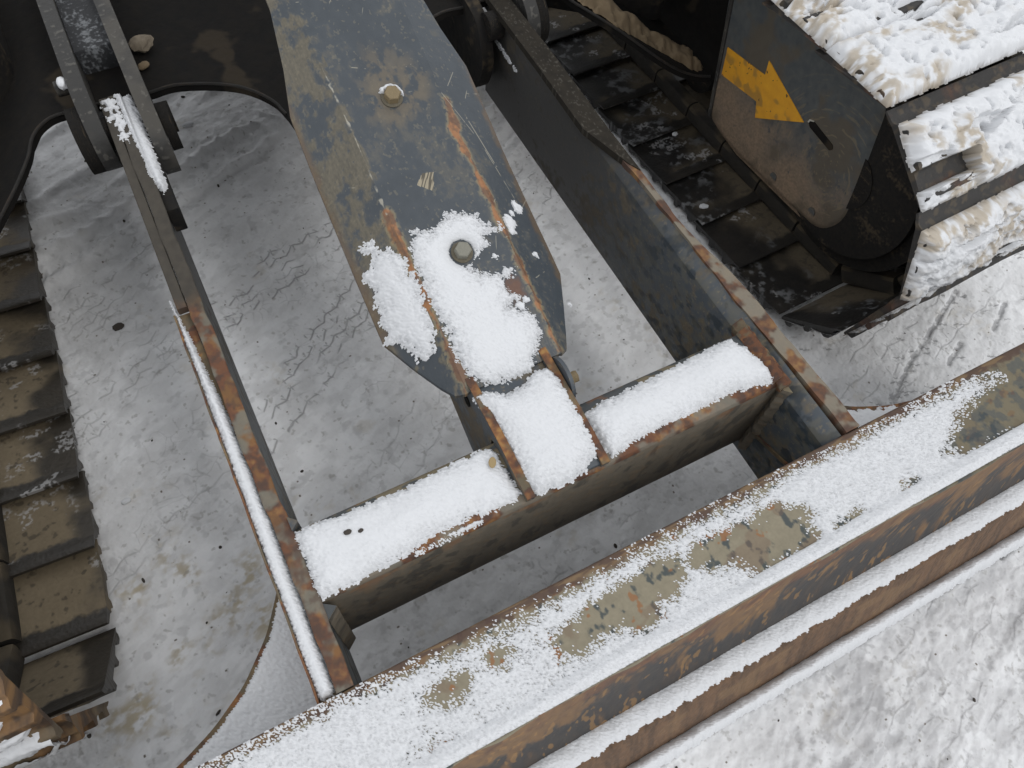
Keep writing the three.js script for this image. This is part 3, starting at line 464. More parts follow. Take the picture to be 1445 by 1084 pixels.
// undercarriage frame: arched cross plate with legs that slope down to the tracks
{
  const half = [[0, -1.25], [.12, -1.25], [.135, -1.397], [.149, -1.452], [.205, -1.526], [.33, -1.584], [.392, -1.582], [.48, -1.59], [.543, -1.59], [.598, -1.587], [.64, -1.55], [.666, -1.492], [.72, -1.43], [.85, -1.36], [1.02, -1.3]];
  const yAt = x => { const d = Math.abs(x - XC); return .47 - ss(.62, 1.02, d) * .2; };
  const sm = new THREE.CatmullRomCurve3(half.slice(2).map(p => new THREE.Vector3(p[0], 0, p[1]))).getPoints(70).map(v => [v.x, v.z]); half.splice(2, half.length, ...sm);
  const full = [...half.slice(1).map(p => [XC + p[0], p[1]]), [XC + 1.02, -1.75], [XC + .66, -2.25], [XC - .66, -2.25], [XC - 1.02, -1.75], ...half.slice(1).reverse().map(p => [XC - p[0], p[1]])];
  const fr = part('undercarriage_frame', (() => { // densified so that the legs can bend
    const P = []; for (let i = 0; i < full.length; i++) { const p = full[i], q = full[(i + 1) % full.length], n = Math.max(1, Math.round(Math.hypot(q[0] - p[0], q[1] - p[1]) / .06)); for (let k = 0; k < n; k++) P.push([mix(p[0], q[0], k / n), mix(p[1], q[1], k / n)]); }
    return prism(P, 'y', -.022, 0, 1, v => [v[0], yAt(v[0]) + v[1] + (v[1] < -.02 ? 0 : 0), v[2]], v => [v[0], v[2]]);
  })(), M.shadeBlack);
  const rim = []; for (let i = 2; i < half.length; i++) rim.push(half[i]);
  for (const s of [-1, 1]) {
    const c = new THREE.CatmullRomCurve3(rim.map(p => new THREE.Vector3(XC + s * p[0], yAt(XC + p[0]) - .002, p[1])));
    mesh('frame_rim', new THREE.TubeGeometry(c, 140, .0035, 8), M.rimDirt, fr);
    // leg body above the plate
    const P = [[.64, -1.9], [.64, -1.78], [.72, -1.7], [.85, -1.6], [1.0, -1.52], [1.0, -1.75], [.64, -2.2]].map(p => [XC + s * p[0], p[1]]);
    mesh('frame_leg', prism(roundPoly(P, .04, 4), 'y', .3, .58), M.dark, fr);
  }
  mesh('swing_ring', cyl(.4, .12, 'y', [XC, .53, -2.45], 48), M.dark, fr);
}
// pivot brackets that carry the arms
for (const m of [0, 1]) {
  const w = m ? mirX : undefined, X = (x0, x1, P, r = .006) => { const q = prism(roundPoly(P, r, 4), 'x', m ? 2 * XC - x1 : x0, m ? 2 * XC - x0 : x1); return q; };
  const pv = part('pivot_bracket', X(-.124, -.046, [[-2.1, .38], [-1.69, .38], [-1.69, .53], [-2.1, .53]]), M.frostDark);
  mesh('lug_plate', X(-.158, -.125, [[-2.1, .38, .01], [-1.56, .37, .02], [-1.47, .385, .05], [-1.43, .44, .04], [-1.45, .5, .04], [-1.53, .55, .04], [-2.1, .56, .01]]), M.lug, pv);
  mesh('lug_plate', X(-.0455, -.0135, m ? [[-2.1, .3, .01], [-1.62, .24, .02], [-1.5, .27, .05], [-1.46, .38, .06], [-1.5, .48, .05], [-1.62, .5, .04], [-2.1, .5, .01]] : [[-2.1, .4, .01], [-1.45, .4, .02], [-1.385, .41, .01], [-1.37, .44, .01], [-1.39, .5, .03], [-1.48, .552, .04], [-2.1, .56, .01]]), m ? M.dark : M.lug, pv);
  mesh('pivot_boss', cyl(.07, .026, 'x', [m ? 2 * XC + .172 : -.172, .45, -1.51]), M.dark, pv); if (!m) mesh('pivot_boss', cyl(.05, .022, 'x', [-.0015, .47, -1.46]), M.dark, pv);
  const b = mesh('pivot_pin', [cyl(.034, m ? .13 : .2, 'x', [m ? 2 * XC + .1 : -.085, .46, -1.5])], M.dark, pv);
  mesh('bolt', cyl(.016, .03, 'x', [m ? 2 * XC + .17 : -.17, .52, -1.6], 6), M.lug, pv);
}
// crawler tracks
const shoeProfile = [[-.085, -.018], [-.094, -.023], [-.118, -.03], [-.12, -.021], [-.094, -.008], [-.0845, .0105], [-.0755, .0125], [-.072, .027], [-.058, .027], [-.053, .0125], [-.012, .012], [-.008, .027], [.007, .027], [.011, .012], [.048, .0125], [.054, .027], [.068, .027], [.074, .0125], [.0845, .0125], [.0845, .005]];
const RP = .278, RIN = .33, YC = .366;
function along(s, zf) { // point, tangent and outward direction on the track loop
  const L = Math.PI * RP;
  if (s < 0) return { y: YC - RIN, z: zf + s, ty: 0, tz: 1, ny: -1, nz: 0 };
  if (s > L) return { y: YC + RIN, z: zf - (s - L), ty: 0, tz: -1, ny: 1, nz: 0 };
  const a = s / RP - Math.PI / 2; return { y: YC + RIN * Math.sin(a), z: zf + RIN * Math.cos(a), ty: Math.cos(a), tz: -Math.sin(a), ny: Math.sin(a), nz: Math.cos(a) };
}
const TRACKS = {};
function track(side, x0, x1, zf, sOff, n0, n1, turn, label) {
  const tr = part('crawler_track', (() => { // the chain of links that carries the shoes
    const g = [];
    for (let k = n0; k <= n1; k++) { const q = along(sOff + k * .172, zf), cx = (x0 + x1) / 2; for (const dx of [-.075, .075]) { const b = box(-.02, .02, -.055, -.002, -.083, .083, .012); b.applyMatrix4(new THREE.Matrix4().makeBasis(new THREE.Vector3(1, 0, 0), new THREE.Vector3(0, q.ny, q.nz), new THREE.Vector3(0, -q.ty, -q.tz)).setPosition(cx + dx, q.y, q.z)); g.push(b); } }
    return merge(g);
  })(), M.mudDark);
  if (label) tr.userData.label = label;
  const pivot = new THREE.Matrix4().makeTranslation(x0, 0, zf).multiply(new THREE.Matrix4().makeRotationY(turn)).multiply(new THREE.Matrix4().makeTranslation(-x0, 0, -zf));
  tr.geometry.applyMatrix4(pivot);
  const r = rng(side ? 77 : 33);
  for (let k = n0; k <= n1; k++) {
    const q = along(sOff + k * .172, zf), j = (r() - .5) * .006, w = x1 - x0;
    const P = roundPoly(shoeProfile.map(p => [p[0], side && p[1] < 0 ? p[1] * .42 : p[1]]), .003, 2);
    const seed = k * 7 + side * 100;
    // ends of the shoe are nibbled a little
    const g = prism(P, 'x', 0, w, 20, v => { const e = (v[0] < .004 || v[0] > w - .004) ? (vn(v[2] * 60, v[1] * 60, seed) - .5) * .007 : 0; return [v[0] + e, v[1] + (v[1] > .02 ? (vn(v[0] * 30, v[2] * 20, seed + 3) - .6) * .006 : 0), v[2]]; }, v => [v[0], ((k + 24) % 12) * .27 + .13 + v[2] + v[1] * .3]);
    const flat = new THREE.Matrix4().makeBasis(new THREE.Vector3(1, 0, 0), new THREE.Vector3(0, q.ny, q.nz), new THREE.Vector3(0, -q.ty, -q.tz)).setPosition(x0 + j, q.y, q.z);
    const Mx = pivot.clone().multiply(flat); g.applyMatrix4(Mx);
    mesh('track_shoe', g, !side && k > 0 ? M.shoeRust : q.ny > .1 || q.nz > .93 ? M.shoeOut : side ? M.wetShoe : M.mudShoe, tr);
    TRACKS[side + ':' + k] = { m: Mx, w };
  }
  return tr;
}
const trR = track(1, 1.24, 1.86, -.78, .012, -12, 12, .04, 'crawler track on the right, its shoes caked with snow'), trL = track(0, -1.0, -.482, -.75, .156 - .172 * 0, -13, 6, -0.047, 'crawler track on the left with mud-covered shoes');
trL.userData.label = 'crawler track on the left with mud-covered shoes';
// side frames, idlers
for (const m of [1, 0]) {
  const X = (x0, x1) => m ? [x0, x1] : [-1.0, -1.0 + (x1 - x0) * .68];
  const [a, b] = X(1.46, 1.64), sf = part('track_frame', prism(roundPoly([[-3.4, .2], [-1.2, .2], [-1.2, .52], [-3.4, .52]], .02), 'x', a, b), M.shadeBlack);
  const [ga, gb] = X(1.4, 1.7);
  const gp = roundPoly([[-1.345, .6, .01], [-1.25, .168, .02], [-1.14, .155, .05], [-.9, .18, .06], [-.775, .195, .05], [-.738, .262, .05], [-.754, .37, .06], [-.778, .48, .05], [-.798, .58, .04], [-.9, .615, .1]], .02, 6);
  const ge = new THREE.ExtrudeGeometry(new THREE.Shape(gp.map(p => new THREE.Vector2(p[0], p[1]))), { depth: gb - ga - .06, bevelEnabled: true, bevelThickness: .03, bevelSize: .028, bevelSegments: 6, curveSegments: 4 });
  { const p = ge.attributes.position, u = ge.attributes.uv; for (let i = 0; i < p.count; i++) { const z = p.getX(i), y = p.getY(i), d = p.getZ(i); u.setXY(i, -z, y - (d > 0 ? .0 : 0)); p.setXYZ(i, m ? ga + .03 + d : gb - .03 - d, y, z); } ge.deleteAttribute('normal'); }
  mesh('idler_guard', toCreasedNormals(ge, .6), M.plate, sf);
  mesh('guard_edge', prism(roundPoly([[-1.345, .6], [-1.262, .16], [-1.25, .16], [-1.333, .6]], .003), 'x', ga - .004, ga + .01), M.lug, sf);
  mesh('guard_skirt', prism(roundPoly([[-1.24, .128], [-1.13, .116], [-.89, .138], [-.745, .156], [-.7, .25], [-.716, .25], [-.755, .18], [-.895, .165], [-1.13, .14], [-1.24, .152]], .008, 3), 'x', ga + .022, gb - .022), M.plate, sf);
  for (const [z, y] of [[-.965, .18], [-.81, .2]]) mesh('bolt', cyl(.012, .01, 'x', [m ? ga + .002 : gb - .002, y + .012, z], 20), M.plate, sf);
  const idl = mesh('idler_wheel', [cyl(.25, m ? .25 : .17, 'x', [(ga + gb) / 2, YC, m ? -.78 : -.75], 48), cyl(.21, m ? .29 : .19, 'x', [(ga + gb) / 2, YC, m ? -.78 : -.75], 48), cyl(.08, m ? .296 : .2, 'x', [(ga + gb) / 2, YC, m ? -.78 : -.75], 32)], M.dark, sf);  // wheel coloured dark so it reads as a shaded gap
  for (let k = 0; k < 4; k++) mesh('track_roller', cyl(.075, .12, 'x', [(a + b) / 2, .155, -1.45 - k * .42], 24), M.dark, sf);
  if (m) {
    const P = [[1.278, .377], [1.125, .402], [1.131, .442], [.955, .389], [1.101, .283], [1.118, .324], [1.266, .298]].map(p => [-p[0], p[1]]);
    mesh('arrow_decal', prism(roundPoly(P, .002, 2), 'x', ga - .0016, ga + .001, 1, undefined, v => [-v[2], v[1]]), M.arrow, sf).userData.label = 'yellow arrow decal pointing forward along the track';
    // slot for the tensioner: flat black plate in place of the shaded pocket, bright rim
    const S = (e) => [[.945, .402 + e], [.93, .413 + e], [.852, .405 + e], [.846, .396], [.853, .386 - e], [.935, .392 - e]].map(p => [-p[0], p[1]]);
    mesh('slot_rim', prism(roundPoly([[-.9455, .3995], [-.944, .4085], [-.93, .4145], [-.929, .4125], [-.9405, .4065], [-.942, .3995]], 0), 'x', ga - .0022, ga + .001), M.brightSteel, sf);
    mesh('tensioner_slot', prism(roundPoly(S(0), .004, 3), 'x', ga - .0012, ga + .002), M.shadeBlack, sf);
  }
}
// ---------------------------------------------------------------- snow and litter lying on the machine
const PG1 = [[.303, -.833], [.312, -.841], [.334, -.836], [.366, -.844], [.382, -.853], [.409, -.849], [.43, -.834], [.434, -.816], [.462, -.804], [.452, -.794], [.427, -.798], [.429, -.78], [.407, -.772], [.4, -.763], [.377, -.758], [.391, -.739], [.42, -.729], [.452, -.729], [.445, -.718], [.423, -.716], [.427, -.692], [.445, -.677], [.416, -.669], [.45, -.645], [.453, -.609], [.428, -.576], [.41, -.564], [.4, -.546], [.37, -.542], [.348, -.555], [.313, -.566], [.297, -.582], [.292, -.613], [.296, -.664], [.289, -.715], [.292, -.755], [.291, -.801]];
const PG2 = [[.22, -.878], [.243, -.864], [.246, -.849], [.267, -.83], [.281, -.808], [.272, -.791], [.278, -.767], [.276, -.731], [.272, -.704], [.271, -.675], [.255, -.654], [.235, -.659], [.232, -.673], [.223, -.699], [.2, -.72], [.208, -.727], [.204, -.753], [.215, -.763], [.208, -.792], [.217, -.807], [.207, -.834], [.225, -.839], [.24, -.845]];
const sl = .368, NC = [0, 1 / Math.hypot(1, sl), sl / Math.hypot(1, sl)];
const boltGap = (a, b) => Math.hypot(a - .377, b + .783) - .023;
{
  const P = PG1.map(p => [p[0], Math.min(p[1], -.556)]);
  tag(layer('snow_patch', { ...inset(P), cell: .0019, S: (a, b) => [a, cfH(b) + .001, b], N: NC, t: heap(P, .013, 11, { rag: .010, w: .016, bare: boltGap, jit: .011 }) }), 'large ragged patch of grainy snow around the lower bolt of the dark guard plate', 'snow');
  const h2 = (a, b) => cfH(b) - (.283 - a) * .77 + .0015;
  tag(layer('snow_patch', { ...inset(PG2), cell: .0019, S: (a, b) => [a, h2(a, b), b], N: NC, t: heap(PG2, .010, 12, { rag: .010, w: .014, jit: .011 }) }), 'narrow snow patch on the left sloping flank of the dark guard plate', 'snow');
  const bits = [[.523, -.851, .011], [.505, -.835, .006], [.49, -.812, .012], [.484, -.8, .009], [.487, -.826, .005], [.43, -.757, .007], [.515, -.755, .006], [.45, -.67, .006], [.436, -.662, .007], [.547, -.66, .004]];
  tag(layer('snow_specks', { a0: .42, a1: .56, b0: -.87, b1: -.64, cell: .0018, S: (a, b) => [a, cfH(b) - Math.max(0, a - .467) * .77 + .0012, b], N: NC, t: (a, b) => { let d = -1; for (const q of bits) d = Math.max(d, q[2] - Math.hypot(a - q[0], b - q[1]) + (fbm(a * 150, b * 150, 14, 3) - .5) * q[2] * 1.6); return d <= 0 ? -1 : .005 * (1 - Math.exp(-d / .004)) + white(a, b, 3) * .0015; } }), 'scattered crumbs of snow on the right flank of the guard plate', 'snow').userData.kind = 'stuff';
  tag(layer('snow_crescent', { a0: .355, a1: .405, b0: -1.115, b1: -1.06, cell: .0012, S: (a, b) => [a, cfH(b) + .0035, b], N: NC, t: (a, b) => { const r = Math.hypot(a - .377, b + 1.077), an = Math.atan2(b + 1.077, a - .377), d = .0035 - Math.abs(r - .0195) + (vn(a * 300, b * 300, 4) - .5) * .004; return an > -2.5 && an < .15 && d > 0 ? .003 + d : -1; } }), 'thin crescent of snow on the washer of the upper guard bolt', 'snow');
}
{
  const B = [[.288, -.545], [.309, -.551], [.34, -.532], [.372, -.532], [.407, -.55], [.43, -.546], [.443, -.523], [.4435, -.488], [.4435, -.447], [.438, -.374], [.428, -.367], [.411, -.362], [.402, -.352], [.37, -.347], [.333, -.35], [.31, -.35], [.306, -.36], [.297, -.375], [.299, -.395], [.302, -.438], [.2995, -.483]];
  tag(layer('snow_patch', { ...inset(B), cell: .0019, S: (a, b) => [a, .512 + (-.3515 - b) * .084, b], t: heap(B, .022, 21, { rag: .006, w: .017, jit: .006 }) }), 'square block of snow on the bracket between guard plate and cross tube', 'snow');
  const TL = [[-.069, -.468], [.017, -.462], [.106, -.459], [.199, -.462], [.263, -.466], [.281, -.455], [.286, -.367], [.27, -.361], [.209, -.358], [.208, -.367], [.129, -.365], [.076, -.356], [.015, -.353], [-.044, -.35], [-.069, -.352]];
  tag(layer('snow_patch', { ...inset(TL), cell: .002, S: (a, b) => [a, b < -.4625 ? .4995 - (b + .4625) * (b + .4625) * 15 : .5005, b], t: heap(TL, .018, 22, { rag: .006, w: .017, jit: .006 }) }), 'long strip of snow on the left half of the cross tube beneath a tan leaf', 'snow');
  const TR = [[.4505, -.447], [.503, -.455], [.586, -.457], [.759, -.466], [.784, -.463], [.8, -.432], [.812, -.384], [.808, -.356], [.74, -.364], [.732, -.369], [.517, -.367], [.458, -.355], [.4505, -.379]];
  tag(layer('snow_patch', { ...inset(TR), cell: .002, S: (a, b) => [a, b < -.4625 ? .4995 - (b + .4625) * (b + .4625) * 15 : .5005, b], t: heap(TR, .02, 23, { rag: .005, w: .017, jit: .006 }) }), 'clean strip of snow on the right half of the cross tube', 'snow');
  const FR = [[.09, -.3505], [.16, -.3515], [.21, -.3505], [.21, -.357], [.15, -.3585], [.09, -.356]];
  tag(layer('snow_dusting', { ...inset(FR), cell: .0015, S: (a, b) => [a, .4975, b], t: heap(FR, .006, 24, { rag: .006, w: .005 }) }), 'broken line of frost on the front edge of the cross tube', 'snow');
}
{ // frost and snow on the blade top
  const bares = [
    [[[.522, -.157], [.582, -.155], [.663, -.154], [.702, -.132], [.706, -.119], [.684, -.109], [.69, -.082], [.636, -.083], [.568, -.086], [.57, -.101], [.54, -.12], [.501, -.127], [.483, -.145], [.502, -.159]], 1],
    [[[.231, -.134], [.261, -.14], [.305, -.153], [.36, -.151], [.421, -.166], [.458, -.153], [.451, -.128], [.424, -.115], [.388, -.12], [.386, -.102], [.354, -.097], [.333, -.107], [.294, -.119], [.27, -.11], [.226, -.116]], .85],
    [[[.022, -.147], [.038, -.155], [.08, -.15], [.06, -.135], [.043, -.132]], .9], [[[.128, -.161], [.146, -.156], [.139, -.15], [.125, -.152]], .9],
    [[[.83, -.25], [.93, -.2], [.987, -.205], [1.08, -.2], [1.205, -.178], [1.142, -.168], [1.062, -.142], [.997, -.107], [1.038, -.082], [1.104, -.078], [1.156, -.072], [1.253, -.068], [1.7, -.07], [1.7, -.3]], 1],
    [[[.735, -.083], [.79, -.088], [.79, -.082], [.74, -.078]], .7], [[[.885, -.085], [.915, -.09], [.91, -.083]], .8]];
  const cover = (a, b) => {
    let sd = 9; for (const [P] of bares) { const d = -sdPoly(a, b, P); if (d < sd) sd = d; }
    const back = b + .1955 + (fbm(a * 40, b * 40, 31, 3) - .5) * .014 - .004 * Math.sin(a * 9);
    return [Math.min(sd + (fbm(a * 90, b * 90, 33, 4) - .5) * .018, back), b];
  };
  tag(layer('snow_layer', {
    a0: -.62, a1: 1.54, b0: -.212, b1: -.046, cell: .0018, S: (a, b) => [a, .5, Math.min(b, -.0545)],
    t: (a, b) => {
      const [sd] = cover(a, b), ridgeC = -.066 + (vn(a * 7, 1, 35) - .5) * .006, rw = .0135 + .004 * vn(a * 13, 2, 36);
      const rd = 1 - Math.abs(b - ridgeC) / rw; let t = -1;
      if (rd > 0 && b < -.0525 + (vn(a * 60, 4, 37) - .5) * .004) t = .0125 * Math.sqrt(rd) * (.75 + .5 * fbm(a * 34, b * 34, 38, 4)) + (white(a, b, 39) - .5) * .0034;
      if (sd > -.012) {
        const dens = ss(-.006, .03, sd) * (.68 + .8 * (fbm(a * 11, b * 14, 41, 4) - .42)) + .12 * ss(-.14, -.19, b) - .2 * ss(-.11, -.085, b) * ss(.75, .1, a) + .25 * ss(.1, -.15, a) + .16 * ss(.62, .75, a);
        const g = white(a, b, 43, 560) * .55 + vn(a * 300, b * 300, 44) * .35 + fbm(a * 60, b * 60, 45, 2) * .25, v = dens - g * 1.05 + .22;
        if (v > 0) t = Math.max(t, .0008 + v * .0055 + (white(a, b, 46) - .5) * .0022);
      }
      return t;
    },
  }), 'sugary snow layer on the blade top with bare muddy patches and thick front lip', 'snow');
  const strip = (name, label, z0, y0, dz, dy, w, T, seed, up) => tag(layer(name, { a0: -.7, a1: 1.5, b0: 0, b1: w, cell: .0021, S: (a, b) => [a, y0 + dy * b / w, z0 + dz * b / w], N: up, t: (a, b) => { const e0 = b - .002 - (fbm(a * 60, 1, seed, 3)) * .004, e1 = w - b - (fbm(a * 55, 3, seed + 1, 4) + vn(a * 160, 2, seed + 2) * .5) * w * .14 - fbm(a * 240, 5, seed + 6, 2) * .003, d = Math.min(e0, e1); return d <= 0 ? -1 : T * (.7 + .6 * fbm(a * 26, b * 26, seed + 3, 3)) * (1 - Math.exp(-d / .008)) + (white(a, b, seed + 4) - .5) * .0024; } }), label, 'snow');
  strip('snow_ridge', 'grainy snow ridge on the ledge between blade face and brown cutting edge', -.012, .158, .055, -.007, .057, .013, 51, [0, 1, 0]);
  strip('snow_ridge', 'white snow ridge on the ground along the foot of the brown cutting edge', .082, .02, .04, -.015, .046, .026, 61, [0, 1, 0]);
  const G = [[-.1235, -.478], [-.137, -.453], [-.182, -.383], [-.242, -.322], [-.308, -.28], [-.376, -.251], [-.462, -.231], [-.462, -.214], [-.1235, -.214]];
  tag(layer('snow_patch', { ...inset(G), cell: .0025, S: (a, b) => [a, .3005, b], t: heap(G, .009, 71, { rag: .0012, w: .0025, grain: .002 }) }), 'smooth snow covering the curved corner plate left of the left push arm', 'snow');
  const G2 = G.map(p => [2 * XC - p[0], p[1]]).map(p => [Math.max(p[0], .885), p[1]]);
  tag(layer('snow_patch', { ...inset(G2), cell: .003, S: (a, b) => [a, .3005, b], t: heap(G2.map(p => [p[0], p[1]]), .009, 72, { rag: .012, w: .008 }) }), 'snow in the curved corner plate right of the right push arm', 'snow');
}
{ // snow on the left arm
  const A = [[-.1225, -1.0], [-.112, -.9], [-.101, -.75], [-.0955, -.55], [-.0955, -.222], [-.104, -.216], [-.12, -.216], [-.123, -.25]];
  tag(layer('snow_strip', { ...inset(A), cell: .0018, S: (a, b) => [a, .4838, b], t: heap(A, .014, 81, { rag: .0016, w: .006, grain: .0008 }) }), 'long thin strip of snow lying in the ledge of the left push arm', 'snow');
  const B = [[-.08, -1.555], [-.05, -1.555], [-.048, -1.47], [-.049, -1.38], [-.05, -1.27], [-.062, -1.25], [-.072, -1.3], [-.076, -1.42]];
  tag(layer('snow_strip', { ...inset(B), cell: .0018, S: (a, b) => [a, a > -.0694 ? .4925 : .502, b], t: heap(B, .012, 82, { rag: .004, w: .005 }) }), 'short strip of snow beside the pivot end of the left push arm', 'snow');
  const D = [[-.112, -1.55], [-.084, -1.55], [-.08, -1.44], [-.092, -1.4], [-.102, -1.46]];
  tag(layer('snow_dusting', { ...inset(D), cell: .0018, S: (a, b) => [a, a < -.0966 ? .5012 : .5022, b], t: (a, b) => { const h = heap(D, .006, 83, { rag: .014, w: .006 })(a, b); return vn(a * 130, b * 130, 5) > .42 || Math.hypot(a + .092, b + 1.37) < .012 ? h : -1; } }), 'flaky snow on the pivot end of the left push arm top', 'snow');
}
// caked snow on the shoes of the right track
{
  const names = { 1: 'dark frost on the right track shoe lying on the ground', 2: 'thin dirty snow on the right track shoe that leaves the ground', 3: 'ragged snow on the right track shoe at the foremost point of the bend', 4: 'snow crust with a bare dark bar on the right track shoe beside the slot', 5: 'thick snow with brown mud on the right track shoe above the arrow plate', 6: 'snow crust on the right track shoe at the top edge of the picture', 7: 'snow on the right track shoe just behind the uppermost one in view' };
  for (let k = 1; k <= 7; k++) {
    const T = TRACKS['1:' + k]; if (!T) continue;
    const v = new THREE.Vector3(), n = new THREE.Vector3(), m3 = new THREE.Matrix3().setFromMatrix4(T.m); n.set(0, 1, 0).applyMatrix3(m3);
    const N = n.toArray(), seed = 500 + k * 31, up = ss(-.5, .6, N[1]);
    tag(layer('snow_crust', {
      a0: -.008, a1: T.w - .06, b0: -.092, b1: .092, cell: .0027, S: (a, b) => v.set(a, .0125, b).applyMatrix4(T.m).toArray(), N,
      t: (a, b) => {
        const e = Math.min(a + .008, .092 - Math.abs(b)) - fbm(a * 70, b * 70, seed, 4) * .009; if (e <= 0) return -1;
        const n1 = fbm(a * 15, b * 20, seed + 2, 5), n2 = fbm(a * 60, b * 60, seed + 3, 4);
        let t = (.015 + .021 * up) * (.95 + 1.0 * (n1 - .5)) + (n2 - .5) * .011 + (fbm(a * 110, b * 110, seed + 5, 3) - .5) * .0045 + (white(a, b, seed + 4, 370) - .5) * .002;
        if (k === 4 && a < .135 + (n2 - .5) * .03 && b > .006 && b < .05) return -1;
        const bare = ss(.6, .66, fbm(a * 9 + 3, b * 30, seed + 7, 4)); t -= bare * .02; if (n2 < .34) t -= (.34 - n2) * .1;
        if (k <= 3) t -= ss(.5, .2, up) * .008;
        return t * (1 - Math.exp(-e / .008));
      },
      col: (a, b, t) => { const m = ss(.48, .64, fbm(a * 9, b * 12, seed + 11, 5)) * ss(.3, .6, fbm(a * 90, b * 90, seed + 12, 3)); const c = mixc([1.05, 1.05, 1.05], [.58, .46, .3], m * .75); return mixc(c, [.2, .16, .12], t < .003 ? .5 : 0); },
    }), names[k], 'snow', 'snow crusts on the shoes of the right track');
  }
}
// the left track: remains of snow on the outside of its front shoes
for (const k of [0, 1, 2]) {
  const T = TRACKS['0:' + k], v = new THREE.Vector3(), N = new THREE.Vector3(0, 1, 0).applyMatrix3(new THREE.Matrix3().setFromMatrix4(T.m)).toArray(), seed = 900 + k * 13;
  tag(layer('snow_crust', { a0: .02, a1: T.w - .01, b0: -.084, b1: .084, cell: .003, S: (a, b) => v.set(a, .0125, b).applyMatrix4(T.m).toArray(), N,
    t: (a, b) => { const n = fbm(a * 9, b * 30, seed, 4), g = fbm(a * 70, b * 70, seed + 1, 3), d = (n - (k ? .43 : .55)) * .05 + (g - .5) * .012 - ss(T.w - .14, T.w - .04, a) * .006; return d <= 0 ? -1 : .003 + .018 * (1 - Math.exp(-d / .006)) + (white(a, b, seed + 2, 330) - .5) * .002; } }),
    ['thin frost on the front shoe of the left track that nears the ground', 'white snow scraps on the rusty front shoe of the left track', 'snow on the upper front shoe of the left track'][k], 'snow');
}
// dried mud along the sloping leg of the frame on the right
{
  const L = [[.98, -1.56], [1.04, -1.51], [1.11, -1.44], [1.2, -1.4], [1.33, -1.33], [1.385, -1.33], [1.385, -1.42], [1.28, -1.46], [1.2, -1.5], [1.1, -1.57], [1.0, -1.62]];
  const yAt = x => .47 - ss(.62, 1.02, Math.abs(x - XC)) * .2;
  tag(layer('dried_mud', { ...inset(L), cell: .004, S: (a, b) => [a, yAt(a) + .001, b], t: (a, b) => { const d = sdPoly(a, b, L) + (fbm(a * 50, b * 50, 91, 4) - .5) * .04; return d <= 0 ? -1 : (.03 + .03 * fbm(a * 30, b * 30, 92, 4)) * (1 - Math.exp(-d / .02)); } }, scene, M.driedMud), 'ridge of crumbly brown mud on the frame beside the yellow arrow plate', 'mud');
}
const FS = [[-1.56, .43], [-1.51, .405], [-1.4, .398]];
tag(layer('frost_streak', { a0: -1.62, a1: -1.3, b0: .3, b1: .45, cell: .002, S: (a, b) => [.8212, b, a], N: [-1, 0, 0], t: (a, b) => { const d = dLine(a, b, FS), n = fbm(a * 70, b * 70, 97, 4); return d + (n - .5) * .03 < .006 && white(a, b, 98) > .25 ? .001 + .002 * n : -1; } }), 'short streak of frost on the dark side of the right push arm near its pivot', 'snow');
function lump(name, at, r, seed, mat, sq = [1, .7, 1], det = 3) {
  const g = new THREE.IcosahedronGeometry(r, det), p = g.attributes.position, v = new THREE.Vector3();
  for (let i = 0; i < p.count; i++) { v.fromBufferAttribute(p, i); const d = v.clone().normalize(), k = .6 + .75 * fbm(d.x * 1.8 + d.z * 1.3 + 5, d.y * 1.8 + d.z * .9 + 5, seed, 3); p.setXYZ(i, d.x * r * k * sq[0], d.y * r * k * sq[1], d.z * r * k * sq[2]); }
  g.deleteAttribute('normal'); g.deleteAttribute('uv'); let q = mergeVertices(g, 1e-5); q.computeVertexNormals(); if (mat === M.stone || mat === M.crumb) q = toCreasedNormals(q, .5); const n = q.attributes.position.count, uv = new Float32Array(n * 2), cl = new Float32Array(n * 3).fill(1);
  for (let i = 0; i < n; i++) { uv[i * 2] = q.attributes.position.getX(i); uv[i * 2 + 1] = q.attributes.position.getZ(i) + q.attributes.position.getY(i); }
  q.setAttribute('uv', new THREE.BufferAttribute(uv, 2)); q.setAttribute('color', new THREE.BufferAttribute(cl, 3));
  const m = mesh(name, q, mat, scene); m.position.set(...at); return m;
}
tag(lump('rock', [.012, .49, -1.72], .025, 3, M.stone, [1.1, .6, .9], 2), 'larger pale rock lying on the dark frame behind the left pivot', 'rock');
tag(lump('rock', [-.0, .478, -1.66], .012, 4, M.driedMud, [1.2, .6, .9], 2), 'small dull rock lying on the dark frame near the larger rock', 'rock');
tag(lump('pebble', [-.308, groundH(-.308, -1.367) + .004, -1.367], .0125, 5, M.crumb, [1.2, .7, .75], 2), 'black pebble on packed snow between left track and left push arm', 'pebble');
tag(lump('pebble', [.405, groundH(.405, -1.345) + .003, -1.345], .01, 6, M.stone, [1, .5, .8], 1), 'tan angular chip on cracked snow left of the guard plate', 'pebble');
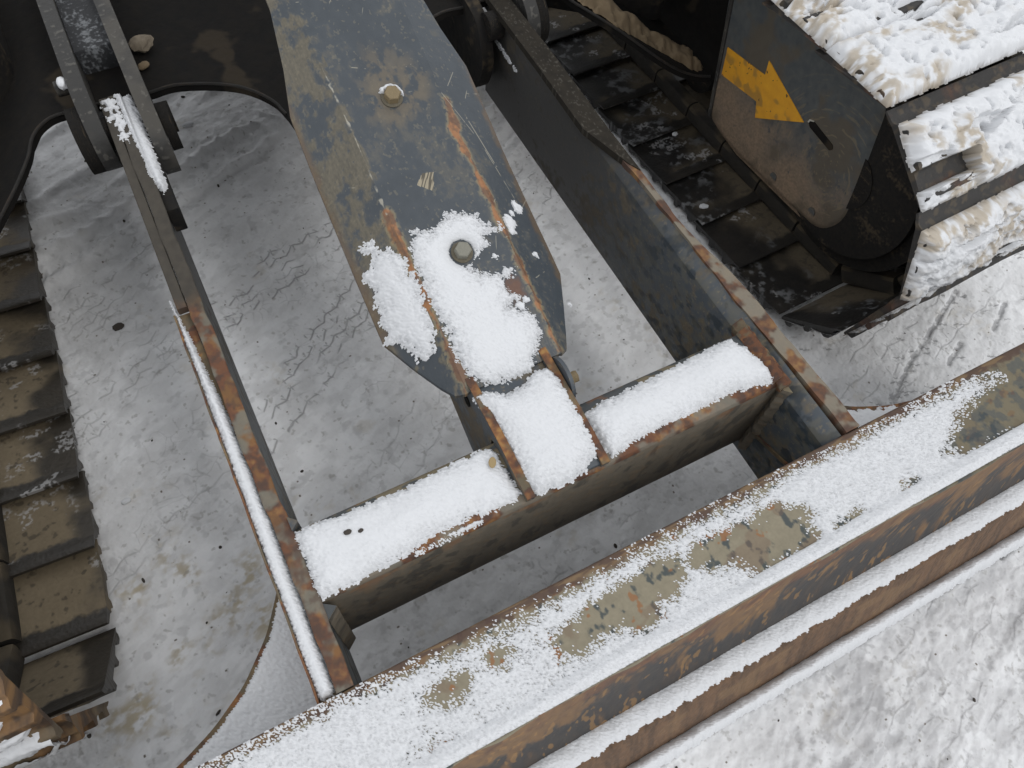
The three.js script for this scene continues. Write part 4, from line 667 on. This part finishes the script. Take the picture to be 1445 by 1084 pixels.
for (const [x, z, r, s, l] of [[.006, -.425, .0055, 7, 'left one of two dark mud crumbs on the snowy cross tube'], [.026, -.418, .0038, 8, 'right, smaller one of two dark mud crumbs on the snowy cross tube']]) tag(lump('mud_crumb', [x, .519, z], r, s, M.crumb, [1.2, .8, .8], 2), l, 'crumb', 'mud crumbs on the cross tube snow');
for (const [x, z, y, r, s, l] of [[-.408, -.897, 0, .008, 9, 'white snow crumb on the packed snow right of the left track'], [.05, -2.0, 0, .012, 10, 'white snow crumb on the rutted snow under the machine']]) tag(lump('snow_crumb', [x, groundH(x, z) + .002, z], r, s, M.snow, [1.4, .5, .8]), l, 'snow');
tag(lump('snow_crumb', [1.276, .045, -1.05], .011, 11, M.snow, [1.2, .5, .9]), 'white snow crumb on the dark shoes inside the right track', 'snow');
tag(lump('snow_crumb', [1.36, .045, -1.33], .009, 12, M.snow, [1.2, .5, .9]), 'tiny white snow crumb in the corner behind the arrow plate', 'snow');
tag(lump('snow_lump', [-.166, .538, -1.59], .017, 13, M.snow, [.6, .6, 1]), 'small snow lump on the bolt at the left pivot bracket', 'snow');
{ // grit scattered over the packed snow
  const g = new THREE.IcosahedronGeometry(1, 1), im = new THREE.InstancedMesh(g, M.crumb, 260), r = rng(91), m4 = new THREE.Matrix4(), q = new THREE.Quaternion(), e = new THREE.Euler();
  for (let i = 0; i < 260; i++) { const x = -.6 + r() * 2.6, z = -2.2 + r() * 2.7, s = .0008 + Math.pow(r(), 4) * .0035; m4.compose(new THREE.Vector3(x, groundH(x, z) + s * .3, z), q.setFromEuler(e.set(r() * 6, r() * 6, r() * 6)), new THREE.Vector3(s * (1 + r()), s * .7, s)); im.setMatrixAt(i, m4); }
  im.name = 'grit'; im.castShadow = im.receiveShadow = true; scene.add(im); tag(im, 'fine dark grit scattered over the packed snow on the ground', 'grit'); im.userData.kind = 'stuff';
}
{ // the leaf
  const g = new THREE.SphereGeometry(1, 16, 10); g.scale(.0065, .0012, .0095); g.rotateX(.25); g.rotateY(-.5); const m = mesh('fallen_leaf', g, M.leaf, scene); m.position.set(.264, .5205, -.43);
  tag(m, 'small tan leaf lying on the snow of the cross tube beside the bracket', 'leaf');
}
renderer.render(scene, camera);
